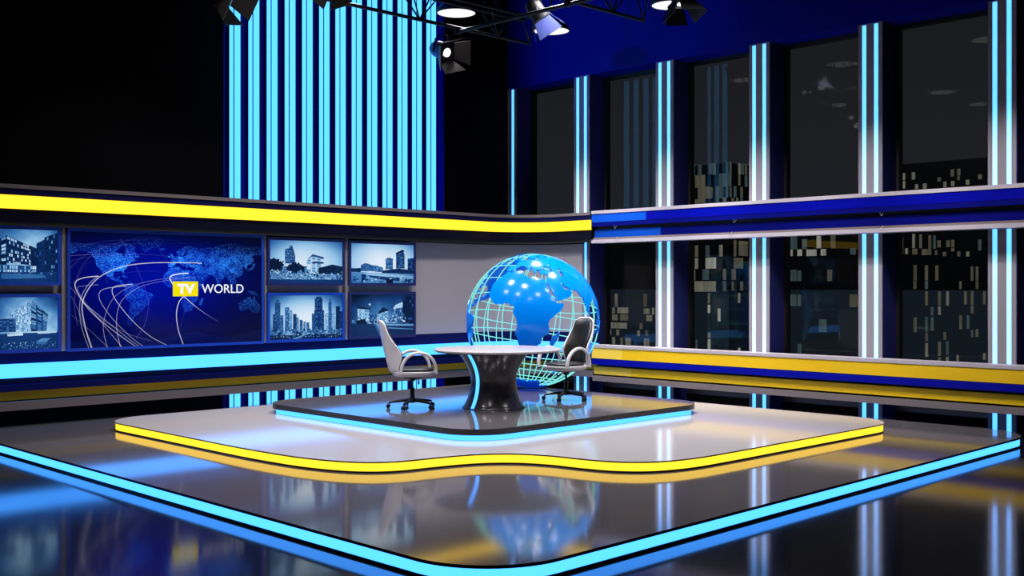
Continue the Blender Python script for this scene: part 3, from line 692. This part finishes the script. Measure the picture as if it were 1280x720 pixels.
def pic_street():
    p = Pic(W_, H_, 6); p.sky(.26, .52, .6, .5, .5, .25)
    p.facade([(.10, .33), (.29, .36), (.29, .70), (.10, .70)], .7, .95, 7, 4, .55, .4); p.poly([(.10, .28), (.29, .33), (.29, .37), (.10, .34)], .1)
    p.facade([(.40, .45), (.58, .38), (.58, .70), (.40, .70)], .62, .92, 7, 5, .5, .4); p.poly([(.42, .44), (.50, .31), (.58, .37), (.58, .40), (.42, .47)], .08)
    p.facade([(.30, .50), (.40, .47), (.40, .70), (.30, .70)], .3, .7, 4, 4, .4); p.facade([(.64, .42), (.68, .30), (.83, .18), (.83, .70), (.64, .70)], .35, .8, 6, 6, .5); p.poly([(.66, .36), (.70, .26), (.83, .18), (.83, .32)], .82, .1)
    p.facade([(.82, .08), (1, .0), (1, .76), (.82, .72)], .1, .4, 5, 7, .3, .4); p.poly([(.285, .25), (.295, .25), (.295, .82), (.285, .82)], .08); p.poly([(.27, .22), (.31, .22), (.30, .27), (.28, .27)], .8)
    p.crowd(.58, .70, .05, .95, 80, .016); p.blob(.16, .66, .09, .07, .06); p.poly([(0, .70), (1, .72), (1, 1), (0, 1)], .16, .06); p.poly([(.35, .70), (.46, .72), (.62, 1), (.50, 1)], .6, .3); p.poly([(.5, .72), (1, .74), (1, .79), (.55, .76)], .6, .15); p.poly([(.55, .80), (1, .86), (1, .88), (.58, .83)], .55)
    p.poly([(.36, .72), (.39, .72), (.50, 1), (.44, 1)], .35); p.vign(.2); return p.out()
def pic_world():
    w, h = 520, 330
    X, Y = np.meshgrid((np.arange(w) + .5) / w, (np.arange(h) + .5) / h)
    img = np.zeros((h, w, 3))
    g = np.exp(-(((X - .42) / .50) ** 2 + ((Y - .40) / .52) ** 2)); img[..., 2] = 36 + 118 * g; img[..., 1] = 2 + 12 * g; img[..., 0] = 1
    img[..., 2] *= .55 + .45 * np.clip(Y / .14, 0, 1)
    lon = X * 318 - 162; lat = 60 - (Y - .165) / .0057
    land = np.zeros((h, w), bool)
    for poly, holes in LANDS:
        m = inside(lon, lat, poly)
        for q in holes: m &= ~inside(lon, lat, q)
        land |= m
    land |= (lat < -74 + 4 * np.sin(lon * .05) + 3 * fbm(h, w, 8, 9))
    n = fbm(h, w, 22, 11, 4); n2 = rng.random((h, w)); n3 = fbm(h, w, 5, 4)
    edge = np.zeros((h, w)); L = land.astype(float)
    for dx, dy in ((1, 0), (-1, 0), (0, 1), (0, -1), (2, 0), (-2, 0), (0, 2), (0, -2)): edge += np.abs(L - np.roll(np.roll(L, dx, 1), dy, 0))
    dens = np.exp(-((lat - 42) / 22) ** 2) * (.5 + .5 * (np.exp(-((lon + 88) / 22) ** 2) + np.exp(-((lon - 15) / 28) ** 2) + .7 * np.exp(-((lon - 95) / 32) ** 2))) + .28 * np.exp(-((lat + 12) / 25) ** 2)
    k = np.where(land, .13 + .62 * dens * n * 1.5, 0)
    spark = land & (n2 < .45 * dens * (n * 1.8))
    polar = lat < -70
    k *= np.clip(1.25 - np.clip(lat - 48, 0, 99) / 26, .22, 1); k = np.where(polar & land, .10, k)
    img += k[..., None] * np.array([11, 84, 150]); img[spark & ~polar] += np.array([45, 100, 95])
    img += (np.clip(edge, 0, 4) / 4 * .26 * np.where(polar, .15, 1) * (.4 + n))[..., None] * np.array([40, 110, 130])
    P = np.stack([X * 1.63, Y], -1)
    def curve(pts, wd, a0, a1, col=(255, 246, 238)):
        pp = np.array(catmull([pts[0]] + list(pts) + [pts[-1]], 14)); pp = pp * np.array([1.63, 1.0]); N = len(pp)
        best = np.full((h, w), 9.); bt = np.zeros((h, w))
        for i in range(N - 1):
            a, b = pp[i], pp[i + 1]; ab = b - a; L2 = (ab ** 2).sum() + 1e-12
            t = np.clip(((P - a) @ ab) / L2, 0, 1); d = np.hypot(P[..., 0] - a[0] - t * ab[0], P[..., 1] - a[1] - t * ab[1])
            m = d < best; best[m] = d[m]; bt[m] = ((i + t) / (N - 1))[m]
        al = np.clip(1.25 - best / (wd * .62), 0, 1) * (a0 + (a1 - a0) * bt)
        img[:] = img * (1 - al[..., None]) + np.array(col) * al[..., None]
    def Q(*pts): return [((x - 25) / 1025, (y - 45) / 640) for x, y in pts]
    lav = (170, 130, 215)
    curve(Q((270, 85), (330, 190), (385, 330), (412, 440), (395, 560), (350, 640)), .007, .30, .45, (120, 100, 230))
    curve(Q((440, 85), (500, 180), (545, 270), (560, 330)), .005, .35, .2, (110, 110, 235)); curve(Q((600, 380), (608, 470), (590, 560), (570, 620)), .007, .4, .2, (80, 80, 210))
    curve(Q((25, 180), (180, 168), (400, 165), (600, 178)), .004, .5, .15, (200, 170, 220)); curve(Q((25, 210), (150, 180), (380, 178)), .003, .35, .1, (200, 170, 220)); curve(Q((25, 250), (120, 160), (300, 110), (560, 95), (800, 100)), .003, .4, .05, (180, 160, 220)); curve(Q((25, 140), (200, 95), (420, 80), (640, 78)), .003, .35, .05, (170, 160, 230))
    curve(Q((25, 120), (260, 110), (500, 128)), .003, .3, .05, (170, 160, 230))
    curve(Q((60, 560), (45, 430), (70, 260), (170, 140), (320, 85)), .003, .4, .25, (220, 190, 200)); curve(Q((30, 330), (60, 300), (110, 220), (250, 150)), .003, .4, .1, lav)
    curve(Q((160, 290), (90, 300), (50, 325), (60, 380), (120, 480), (230, 590), (350, 690)), .0075, .95, .55)
    curve(Q((25, 350), (80, 420), (170, 540), (280, 690)), .005, .3, .6); curve(Q((30, 400), (60, 470), (90, 560), (125, 690)), .004, .3, .5)
    curve(Q((130, 690), (95, 560), (85, 430), (150, 310), (270, 240), (420, 213), (620, 208), (700, 210)), .008, .75, .9); curve(Q((115, 690), (78, 560), (72, 430), (110, 340), (160, 290)), .005, .5, .7)
    curve(Q((205, 690), (185, 560), (230, 420), (330, 345), (480, 305), (660, 292)), .0045, .7, .45, (235, 205, 200)); curve(Q((270, 690), (250, 560), (270, 440), (350, 360), (470, 320), (620, 298)), .005, .8, .4, (235, 205, 205))
    curve(Q((330, 335), (250, 345), (228, 370), (250, 430), (330, 540), (420, 630), (515, 690)), .006, .95, .6); curve(Q((300, 345), (200, 358), (165, 385), (175, 440), (240, 540), (330, 640), (390, 690)), .005, .8, .5)
    curve(Q((160, 338), (90, 345), (60, 360), (100, 440), (180, 530), (300, 610), (430, 660)), .004, .6, .3); curve(Q((205, 330), (210, 290), (330, 265), (480, 258)), .003, .4, .2, lav); curve(Q((30, 500), (130, 600), (210, 690)), .004, .2, .5); curve(Q((80, 430), (200, 540), (320, 650), (370, 690)), .005, .6, .5)
    curve(Q((625, 270), (570, 275), (530, 290), (535, 320), (580, 385)), .011, .98, .98, (255, 252, 248)); curve(Q((600, 690), (572, 600), (562, 510), (575, 440), (602, 404)), .008, .7, .95); curve(Q((602, 404), (660, 460), (730, 515), (800, 560)), .007, .95, .12)
    return img
def picture(img, name, x0, x1, z0, z1, y, parent, org):
    h, w = img.shape[:2]
    xs = np.linspace(x0, x1, w + 1); zs = np.linspace(z1, z0, h + 1)
    V = np.zeros(((h + 1) * (w + 1), 3), np.float32); XX, ZZ = np.meshgrid(xs, zs); V[:, 0] = XX.ravel() - org.x; V[:, 1] = y - org.y; V[:, 2] = ZZ.ravel() - org.z
    i, j = np.meshgrid(np.arange(h), np.arange(w), indexing='ij'); a = (i * (w + 1) + j).ravel(); F = np.stack([a, a + w + 1, a + w + 2, a + 1], 1).astype(np.int32)
    me = bpy.data.meshes.new(name); me.vertices.add(len(V)); me.vertices.foreach_set('co', V.ravel()); me.loops.add(F.size); me.loops.foreach_set('vertex_index', F.ravel())
    me.polygons.add(len(F)); me.polygons.foreach_set('loop_start', np.arange(0, F.size, 4, dtype=np.int32)); me.polygons.foreach_set('loop_total', np.full(len(F), 4, np.int32))
    me.update(calc_edges=True)
    ca = me.color_attributes.new('Col', 'FLOAT_COLOR', 'CORNER'); c = np.ones((len(F), 4, 4), np.float32); c[..., :3] = lin(img).reshape(-1, 1, 3); ca.data.foreach_set('color', c.ravel())
    me.materials.append(M_screen); return link(name, me, parent)
YS = 15.09     # screen fronts; the panel behind is at 15.35
def screen(label, px0, px1, y0, y1, img, bez=.045, bm=None, cut=None, extra=None):
    A = on_y(px0, y0, YS); B = on_y(px1, y1, YS); x0, x1, z1, z0 = A.x, B.x, A.z, B.z
    if cut: x0 = x1 - cut
    t = thing('wall_screen', label, 'screen', ((x0 + x1) / 2, YS, z0), 0, 'screens on the studio wall'); o = t.location.copy()
    fr = MB().box((x0, YS - .012, z0), (x1, YS + .03, z0 + bez)).box((x0, YS - .012, z1 - bez), (x1, YS + .03, z1)).box((x0, YS - .012, z0 + bez), (x0 + bez, YS + .03, z1 - bez)).box((x1 - bez, YS - .012, z0 + bez), (x1, YS + .03, z1 - bez))
    fr.build('bezel', bm or M_bezel, t, o); MB().box((x0 + .03, YS + .002, z0 + .03), (x1 - .03, 15.195, z1 - .03)).build('back_casing', M_blackm, t, o)
    p = picture(img, 'picture', x0 + bez, x1 - bez, z0 + bez, z1 - bez, YS, t, o)
    return t, p, (x0 + bez, x1 - bez, z0 + bez, z1 - bez)
ZT, ZMT, ZMB, ZBm = 2.79, 2.02, 1.905, 1.12
def py_at(px, z):
    r = ray(px, CY); d = YS / r.y; return CY - (z - CH) * FPX / d
def scr(label, a, b, zt, zb, img, bm=None, cut=None, bez=.045):
    return screen(label, a, b, py_at(a, zt), py_at(b, zb), img, bez, bm, cut)
scr('wall screen picturing a dark office block with scattered lit windows, upper of the leftmost pair', 4, 76, ZT + .02, ZMT, pic_office(), None, 1.48)
scr('wall screen picturing a pointed glass building and a bench, lower of the leftmost pair', 4, 76, ZMB, ZBm, pic_glass(), None, 1.48)
scr('wall screen picturing a slim tower and a stepped white building with trees', 334, 430.5, ZT - .005, ZMT, pic_square(), M_bezeld)
scr('wall screen picturing city towers along a river under a white sky', 436, 519.5, ZT - .015, ZMT, pic_river(), M_bezeld)
scr('wall screen picturing a skyline of tall towers against a glowing sky', 334, 430.5, ZMB, ZBm - .005, pic_towers(), M_bezel)
scr('wall screen picturing a street of old houses at dusk behind the left chair', 436, 519.5, ZMB + .01, ZBm, pic_street(), M_bezeld)
big, bp, (bx0, bx1, bz0, bz1) = scr('largest wall screen with a glowing world map and the words TV WORLD', 84, 329.5, ZT + .02, ZBm - .01, pic_world(), M_bezel, None, .04)
bo = big.location.copy()
def sx(px): return on_y(px, 360, YS).x
lx0, lx1 = sx(216), sx(247.3); lz0, lz1 = on_y(231, 370.3, YS).z, on_y(231, 351.8, YS).z
lp = MB().box((lx0, YS - .006, lz0), (lx1, YS - .001, lz1)).build('logo_panel', M_logoy, big, bo)
def text(body, name, x0, x1, z0, z1, y, mat, parent, org, bold=0.):
    cu = bpy.data.curves.new(name, 'FONT'); cu.body = body; cu.size = 1; cu.offset = bold; cu.extrude = .01; cu.resolution_u = 6
    o = bpy.data.objects.new(name + '_tmp', cu); COL.objects.link(o); bpy.context.view_layer.update()
    dg = bpy.context.evaluated_depsgraph_get(); me = bpy.data.meshes.new_from_object(o.evaluated_get(dg)); bpy.data.objects.remove(o); bpy.data.curves.remove(cu)
    v = np.array([q.co[:] for q in me.vertices]); lo, hi = v.min(0), v.max(0)
    for q in me.vertices:
        a = (q.co.x - lo[0]) / (hi[0] - lo[0]); b = (q.co.y - lo[1]) / (hi[1] - lo[1]); c = (q.co.z - lo[2]) / (hi[2] - lo[2])
        q.co = Vector((x0 + (x1 - x0) * a, y - .004 * c, z0 + (z1 - z0) * b)) - org
    me.materials.clear(); me.materials.append(mat); me.update(); return link(name, me, parent)
cw = (lx1 - lx0)
text('TV', 'lettering', lx0 + cw * .17, lx0 + cw * .87, lz0 + (lz1 - lz0) * .16, lz0 + (lz1 - lz0) * .84, YS - .0065, M_logow, lp, bo, .055)
text('WORLD', 'lettering', sx(252), sx(304.2), on_y(280, 366.3, YS).z, on_y(280, 355.3, YS).z, YS - .001, M_logow, big, bo)
# vertical rails and the dark strip between the upper and lower screens
def xr(px): return on_y(px, 360, 15.15).x
for a, b in ((76.6, 82.5), (330, 333.2), (431.2, 435.2)):
    tag(MB().box((xr(a), 15.13, 1.12), (xr(b), 15.199, 2.81), 0, .004).build('mounting_rail', M_greyp), {76.6: 'grey upright rail left of the largest screen', 330: 'grey upright rail right of the largest screen', 431.2: 'grey upright rail between the two columns of city screens'}[a], 'rail', 'upright rails between the screens')

# ------------------------------------------------------------------ overhead: lamps, trusses, spotlights
LZ = 6.37
lamp_pos = [(11.72, 13.24), (13.7, 13.03), (13.78, 10.53), (11.75, 10.98), (11.88, 8.05), (11.9, 5.45), (9.5, 13.2), (9.5, 10.98), (9.5, 8.05), (7.35, 13.5), (7.3, 10.98), (7.3, 8.05), (5.07, 11.0), (5.1, 8.05)]  # includes an unseen lamp added to light the rightmost pillars
LABS = {0: 'round white ceiling lamp above the truss, left of the barn door spotlight', 1: 'round white ceiling lamp partly hidden by blue lit flaps', 2: 'round white ceiling lamp at the top edge over the blue lit wall'}
def lamp(i, x, y):
    d = math.hypot(x, y)
    t = thing('ceiling_lamp', LABS.get(i, 'round white ceiling lamp mirrored in the dark windows'), 'lamp', (x, y, LZ), 0, 'round studio lamps under the ceiling' if i < 3 else 'round lamps mirrored in the windows')
    MB().lathe([(.305, 0), (.315, .0), (.315, .06), (.22, .16), (.0, .17)], 40, cap=False).build('housing', M_blackm, t)
    MB().lathe([(.0, .008), (.303, .008)], 40, cap=False).build('diffuser', M_lamp, t)
    MB().tube([(0, 0, .165), (0, 0, ZC - LZ - .001)], .018, 8).build('hanger', M_blackm, t)
    L = bpy.data.lights.new('lamp_light', 'AREA'); L.shape = 'DISK'; L.size = .58; L.energy = LAMP_W * (.80 if x > 13 else 1.0 if x > 11 else .62); L.spread = math.radians(70 if x > 13 else 122 if x > 11 else 112); L.color = (1, .955, .965)
    o = bpy.data.objects.new('lamp_light', L); COL.objects.link(o); o.parent = t; o.location = (0, 0, -.004)
LAMP_W = 80; WASH_W = 430
for i, (x, y) in enumerate(lamp_pos): lamp(i, x, y)
def truss(label, a, b):
    a, b = Vector(a), Vector(b); t = thing('lighting_truss', label, 'truss', a); dr = (b - a).normalized(); sd = dr.cross(UP).normalized(); Lg = (b - a).length
    at = lambda d, s, z: dr * d + sd * s + UP * z
    for s_, z_ in ((0, 0), (.12, .40), (-.12, .40)): MB().tube([at(0, s_, z_), at(Lg, s_, z_)], .027, 10).build('chord', M_blackm, t)
    d = Lg - .72
    while d > .4:
        mb = MB()
        for s_ in (.12, -.12): mb.tube([at(d, 0, 0), at(d - .26, s_, .40)], .013, 6).tube([at(d, 0, 0), at(d + .30, s_, .40)], .013, 6)
        mb.build('brace', M_blackm, t); d -= 1.62
    MB().tube([at(Lg - .02, .12, .40), at(Lg - .02, 0, 0)], .015, 6).tube([at(Lg - .02, -.12, .40), at(Lg - .02, 0, 0)], .015, 6).tube([at(Lg - .02, .12, .40), at(Lg - .02, -.12, .40)], .015, 6).build('end_brace', M_blackm, t)
    for d in (.8, Lg * .55, Lg - .9):
        MB().tube([at(d, .12, .42), at(d, .12, ZC - a.z - .001)], .014, 6).tube([at(d, -.12, .42), at(d, -.12, ZC - a.z - .001)], .014, 6).build('hanger', M_blackm, t)
    return t
def zline(px, py, z): return CAM + ray(px, py) * ((z - CH) / ray(px, py).z)
TZ = 6.0
pA = zline(595, 40, TZ); pC = zline(805, 26, TZ); pB = zline(620, 23, TZ); pD = zline(430, 5, TZ)
truss('black lighting truss crossing in front of the glowing bars', (2.0, pA.y, TZ), (zline(665, 54, TZ).x, pA.y, TZ))
truss('black lighting truss ending in front of the blue lit wall', (2.0, pC.y, TZ), (pC.x, pC.y, TZ))
pp = thing('lighting_pipe', 'black pipe hung under the trusses, running back from the barn door spotlight', 'pipe', (pB.x, 3.0, TZ - .058))
MB().tube([(0, 0, 0), (0, pA.y - 3.0 + .05, 0)], .028, 10).build('tube', M_blackm, pp)
for yy in (pA.y - 3.0, pC.y - 3.0): MB().box((-.05, yy - .025, -.034), (.05, yy + .025, .030), 0, .008).build('clamp', M_blackm, pp)
for yy in (.6, pA.y - 3.9): MB().tube([(0, yy, .02), (0, yy, ZC - TZ + .057)], .014, 6).build('hanger', M_blackm, pp)
def spot(label, pos, face, roll, size=1., flaps=(1, 1, 1, 1), bodym=None, lensm=None, hang=TZ, flapm=None):
    """beam along local +X"""
    x = Vector(face).normalized(); y = UP.cross(x).normalized(); z = x.cross(y)
    Mx = Matrix((x, y, z)).transposed().to_4x4() @ Matrix.Rotation(roll, 4, 'X')
    t = thing('stage_spotlight', label, 'spotlight', pos, 0, 'barn door spotlights on the trusses'); rot = Mx.to_euler()
    S = size
    def put(mb, nm, mat, par=None):
        o = MB()
        o.v = [tuple(Mx.to_3x3() @ (Vector(p) * S)) for p in mb.v]; o.f = mb.f; o.m = mb.m; o.s = mb.s
        return o.build(nm, mat, par or t)
    def xlathe(prof, seg=24):
        m = MB().lathe(prof, seg, cap=True); m.v = [(p[2], p[0], p[1]) for p in m.v]; return m
    put(xlathe([(.05, -.30), (.10, -.28), (.125, -.20), (.13, -.02), (.13, .0)]), 'housing', bodym or M_blackm)
    put(MB().box((0, -.15, -.15), (.022, .15, .15), 0, .006), 'front_plate', M_blackm)
    put(xlathe([(.085, .022), (.085, .034), (.07, .038)]), 'lens_ring', M_chrome)
    m = xlathe([(.0, .036), (.04, .045), (.066, .0385)], 24); m.f = [q for q in m.f if len(q) == 4]; m.m = m.m[:len(m.f)]; m.s = m.s[:len(m.f)]
    put(m, 'lens', lensm or M_lens)
    for k in range(4):
        if not flaps[k]: continue
        a = PI / 2 * k
        v = []
        for xx, w, h in ((.022, .125, .15), (.25, .19, .25 + .03 * (k % 2))):
            v += [(xx, -w, h), (xx, w, h)]
        v = v + [(p[0] + .004, p[1], p[2] - .006) for p in v]
        R = Matrix.Rotation(a, 3, 'X')
        v = [R @ Vector(p) for p in v]
        put(MB().add(v, [[0, 1, 3, 2], [4, 6, 7, 5], [0, 4, 5, 1], [2, 3, 7, 6], [0, 2, 6, 4], [1, 5, 7, 3]]), 'barn_door', flapm or M_flap)
    yk = [Mx.to_3x3() @ Vector((-.12, s * .145 * S, 0)) for s in (1, -1)]
    topz = max(.18, (hang - pos[2]) - .04)
    MB().tube([yk[0], yk[0] * .8 + UP * .20 * S, UP * .27 * S, yk[1] * .8 + UP * .20 * S, yk[1]], .013, 6).tube([UP * .26 * S, UP * topz], .016, 8).build('yoke', M_blackm, t)
    return t
def sp(px, py, d): return at_d(px, py, d)
f1 = RT * .62 - FW * .66 - UP * .36
spot('lit barn door spotlight hanging from the truss in front of the last glowing bars', sp(557, 65, 16.6), f1, .30, 1.0, (1, 1, 1, 1), pmat('blue_lit_housing', (.02, .10, .75), .35))  # blue light on the housing is painted into its colour
f2 = RT * .55 + FW * .25 - UP * .8
spot('dark barn door spotlight in front of the blue lit wall with angled flaps', sp(676, 22, 16.4), f2, .5, 1.0, flapm=pmat('blue_spill_flap', (.012, .02, .10), .4))  # blue spill on these flaps is part of their base colour
spot('dark barn door spotlight at the top edge covering a round lamp', sp(851, 2, 15.2), RT * .2 - FW * .2 - UP * .95, .4, .95, flapm=M_blackm)
spot('black barn door spotlight at the top edge beside the first glowing bar', sp(282, -7, 14.5), RT * .8 - FW * .15 - UP * .55, .25, 1.15)
spot('dark barn door spotlight cut by the top edge in front of the glowing bars', sp(416, -21, 15.0), RT * -.15 - FW * .35 - UP * .9, .2, .95)

# ------------------------------------------------------------------ the city outside
DX = 200.0
CUBE = MB().box((-.5, -.5, -.5), (.5, .5, .5)).build('tmp', M_tower).data
bpy.data.objects.remove(bpy.data.objects['tmp'])
lit_meshes = []
for m in LITM:
    me = CUBE.copy(); me.materials.clear(); me.materials.append(m); lit_meshes.append(me)
GZ = -40.0
struct(MB().box((GX + 1, -250, GZ - 1), (900, 900, GZ)).build('street_ground', M_ground))
def win_set(parent, org, rects, ox, oy, s, fn, pal, right=None):
    for (a, b, c, d) in rects:
        x0, x1, y0, y1 = ox + a / s, ox + b / s, oy + c / s, oy + d / s
        side = right is not None and (x0 + x1) / 2 > right[0]
        f = (lambda px, py: on_y(px, py, right[1])) if side else (lambda px, py: on_x(px, py, DX))
        P, Q = f(x0, y0), f(x1, y1)
        c_ = (P + Q) / 2; k = pal[int(rng.integers(len(pal)))]
        o = link('lit_window', lit_meshes[k], parent); o.location = c_ - org
        o.scale = ((abs(Q.x - P.x), .3, abs(Q.z - P.z)) if side else (.3, abs(Q.y - P.y), abs(Q.z - P.z)))
def tower(label, px0, px1, ytop, depth=8, corner=None):
    A = on_x(px0, ytop, DX); B = on_x(corner if corner else px1, ytop, DX)
    if corner: A.z = B.z
    org = Vector((DX, (A.y + B.y) / 2, GZ)); t = thing('city_building', label, 'building', org, 0, 'night buildings outside the windows')
    xd = on_y(px1, ytop, B.y).x if corner else DX + depth
    MB().box((DX, B.y, 1.4), (xd, A.y, A.z), 0, .2).build('tower', M_tower, t, org)
    MB().box((DX - .01, B.y - .01, GZ), (xd, A.y + .01, 1.4), 0).build('reflection_base', M_reflbase, t, org)
    return t, org, B.y
W2 = [(163,178,370,448),(336,353,370,450),(148,162,452,490),(178,242,452,488),(336,368,458,492),(386,398,455,495),(148,178,495,530),(195,242,493,532),(352,385,498,535),(140,234,542,580),(312,328,547,583),(125,140,582,618),(172,187,585,620),(297,312,590,625),(345,361,590,625),(148,163,630,680),(195,210,632,682),(226,257,634,684),(338,368,638,690)]
W3u = [(100,122,105,195),(152,176,105,190),(237,264,95,180),(270,294,95,185),(380,396,80,178),(404,418,80,175),(475,492,92,185),(500,518,95,185),(530,545,97,185),(67,95,203,290),(125,207,193,287),(322,418,178,280),(475,490,185,275),(530,548,190,285),(150,240,290,380),(243,268,290,378),(295,352,282,378),(380,395,278,370),(405,418,285,368),(438,458,280,372),(494,510,287,377),(67,97,392,420),(125,208,388,420),(295,320,375,410),(352,378,372,408),(418,438,375,400),(458,473,375,402),(494,510,380,402)]
W3l = [(48,67,100,163),(85,103,98,163),(146,165,98,162),(222,240,95,160),(302,314,68,160),(330,378,72,158),(48,67,168,230),(85,103,170,230),(146,203,167,228),(302,352,167,228),(48,85,233,295),(128,163,232,292),(243,260,230,292),(290,312,230,292),(66,202,300,358),(242,260,298,355),(290,300,300,352),(338,352,300,352),(158,170,368,425),(324,337,366,422),(158,171,432,478),(214,228,453,525),(158,172,588,618),(158,172,625,688),(325,337,675,700),(90,97,628,682)]
W4 = [(90,138,48,117),(166,190,60,115),(245,268,40,110),(322,347,38,110),(68,113,120,153),(140,164,118,152),(190,243,118,152),(268,295,115,150),(428,458,110,145),(97,134,228,290),(141,160,232,290),(304,328,228,290),(97,134,363,427),(141,160,365,427),(425,467,363,432),(258,298,498,568),(141,160,632,690)]
W5u = [(873,884,578,600),(873,884,604,628),(907,917,575,598),(918,927,615,630),(944,956,612,628),(993,1003,592,605),(1012,1022,606,624),(1037,1047,565,588),(1038,1048,604,620),(1058,1068,563,585),(1058,1066,588,600),(1087,1098,600,615),(1128,1140,582,597)]
W5l = [(123,136,65,120),(112,136,122,150),(147,160,122,150),(183,195,50,120),(183,207,124,152),(218,230,52,120),(231,262,126,155),(263,276,56,155),(287,299,57,124),(308,324,82,117),(352,368,82,115),(377,392,80,116),(377,392,120,137),(297,307,132,155),(336,352,140,160),(408,422,138,162),(452,467,138,162),(512,527,78,110),(512,527,112,132),(189,204,205,282),(189,202,284,325),(246,260,207,282),(246,260,285,325),(298,312,207,282),(475,488,213,284),(500,512,213,284),(418,428,286,325),(500,512,287,325),(247,260,337,408),(312,325,337,407),(352,364,337,408),(442,455,337,402),(475,488,335,405),(536,548,337,402),(275,287,415,457),(312,324,412,455),(476,488,408,448),(189,204,467,542),(247,260,465,540),(275,288,465,535),(418,430,457,527),(455,467,457,525),(247,260,543,587),(339,350,540,580),(476,488,530,567),(500,512,526,565),(247,260,595,665),(312,325,588,660),(352,364,586,655),(103,109,488,552),(312,325,665,688),(352,364,665,688),(404,415,655,690),(536,548,645,680)]
t, o, _ = tower('dark low building with small warm windows behind the globe', 700, 836, 296); win_set(t, o, W2, 735, 290, 4.8, None, [0, 3, 3, 0])
t, o, by = tower('corner building with a grid of lit windows rising above the blue ledge', 840, 962, 203, corner=911); win_set(t, o, W3u, 850, 190, 6.545, None, [0, 1, 3, 1, 3], (911, by)); win_set(t, o, W3l, 850, 285, 4.5, None, [0, 1, 3, 2], (911, by))
t, o, _ = tower('dark building with few large cool windows, its top hidden by the blue ledge', 955, 1090, 262); win_set(t, o, W4, 965, 285, 4.364, None, [1, 1, 3, 2])
t, o, _ = tower('wide dark building with narrow scattered windows, rightmost outside', 1094, 1300, 208); win_set(t, o, W5u, 800, 0, 2.667, None, [0, 3, 3, 0]); win_set(t, o, W5l, 1095, 280, 4, None, [3, 1, 3, 0, 3])

# ------------------------------------------------------------------ light and world
w = bpy.data.worlds.new('night'); sc.world = w; w.use_nodes = True
nt = w.node_tree; bg = nt.nodes['Background']
tc = nt.nodes.new('ShaderNodeTexCoord'); sep = nt.nodes.new('ShaderNodeSeparateXYZ'); cr = nt.nodes.new('ShaderNodeValToRGB')
nt.links.new(tc.outputs['Generated'], sep.inputs[0]); nt.links.new(sep.outputs['Z'], cr.inputs[0]); nt.links.new(cr.outputs[0], bg.inputs['Color'])
cr.color_ramp.elements[0].position = 0.0; cr.color_ramp.elements[0].color = (*srgb(31, 34, 40), 1); cr.color_ramp.elements[1].position = .28; cr.color_ramp.elements[1].color = (*srgb(25, 25, 25), 1)
bg.inputs['Strength'].default_value = 1.0
S = bpy.data.lights.new('facade_fill', 'SUN'); S.energy = .30; S.color = (.8, .9, 1); so = bpy.data.objects.new('facade_fill', S); COL.objects.link(so); so.rotation_euler = (math.radians(42), 0, math.radians(-70))  # added sun lamp that brightens the building fronts, no moon in the scene

def wash(name, pos, tgt, energy, col, size, deg):
    L = bpy.data.lights.new(name, 'SPOT'); L.energy = energy; L.color = col; L.shadow_soft_size = size; L.spot_size = math.radians(deg); L.spot_blend = .7
    o = bpy.data.objects.new(name, L); COL.objects.link(o); o.location = pos; o.rotation_euler = (Vector(tgt) - Vector(pos)).to_track_quat('-Z', 'Y').to_euler()
wash('blue_wash', (9.0, 14.2, 7.4), (15.3, 13.0, 7.0), 330, (.0, .01, 1), .12, 50)  # added blue spot without a fixture, tints the header
for k, yy in enumerate((13.35, 11.45, 9.55, 7.75, 5.85)):
    wash('pillar_wash', (12.7, yy, 6.15), (15.3, yy, 1.55), WASH_W, (1, .96, .985), .06, 57)  # added white spots without fixtures, brighten the pillar fronts

# ------------------------------------------------------------------ camera and view
cam = bpy.data.cameras.new('camera'); co = bpy.data.objects.new('camera', cam); COL.objects.link(co)
cam.sensor_fit = 'HORIZONTAL'; cam.sensor_width = 36; cam.lens = FPX / 1280 * 36; cam.shift_y = -(360 - CY) / 1280; cam.clip_end = 2000; cam.clip_start = .05
co.location = CAM; co.rotation_euler = FW.to_track_quat('-Z', 'Y').to_euler(); sc.camera = co
sc.view_settings.view_transform = 'Standard'; sc.view_settings.look = 'None'; sc.view_settings.gamma = 1; sc.view_settings.exposure = 0; sc.view_settings.use_curve_mapping = False
sc.cycles.use_denoising = True; sc.cycles.caustics_reflective = False; sc.cycles.caustics_refractive = False; sc.cycles.diffuse_bounces = 1; sc.cycles.max_bounces = 10; sc.cycles.transmission_bounces = 8; sc.cycles.glossy_bounces = 6; sc.cycles.sample_clamp_indirect = 8
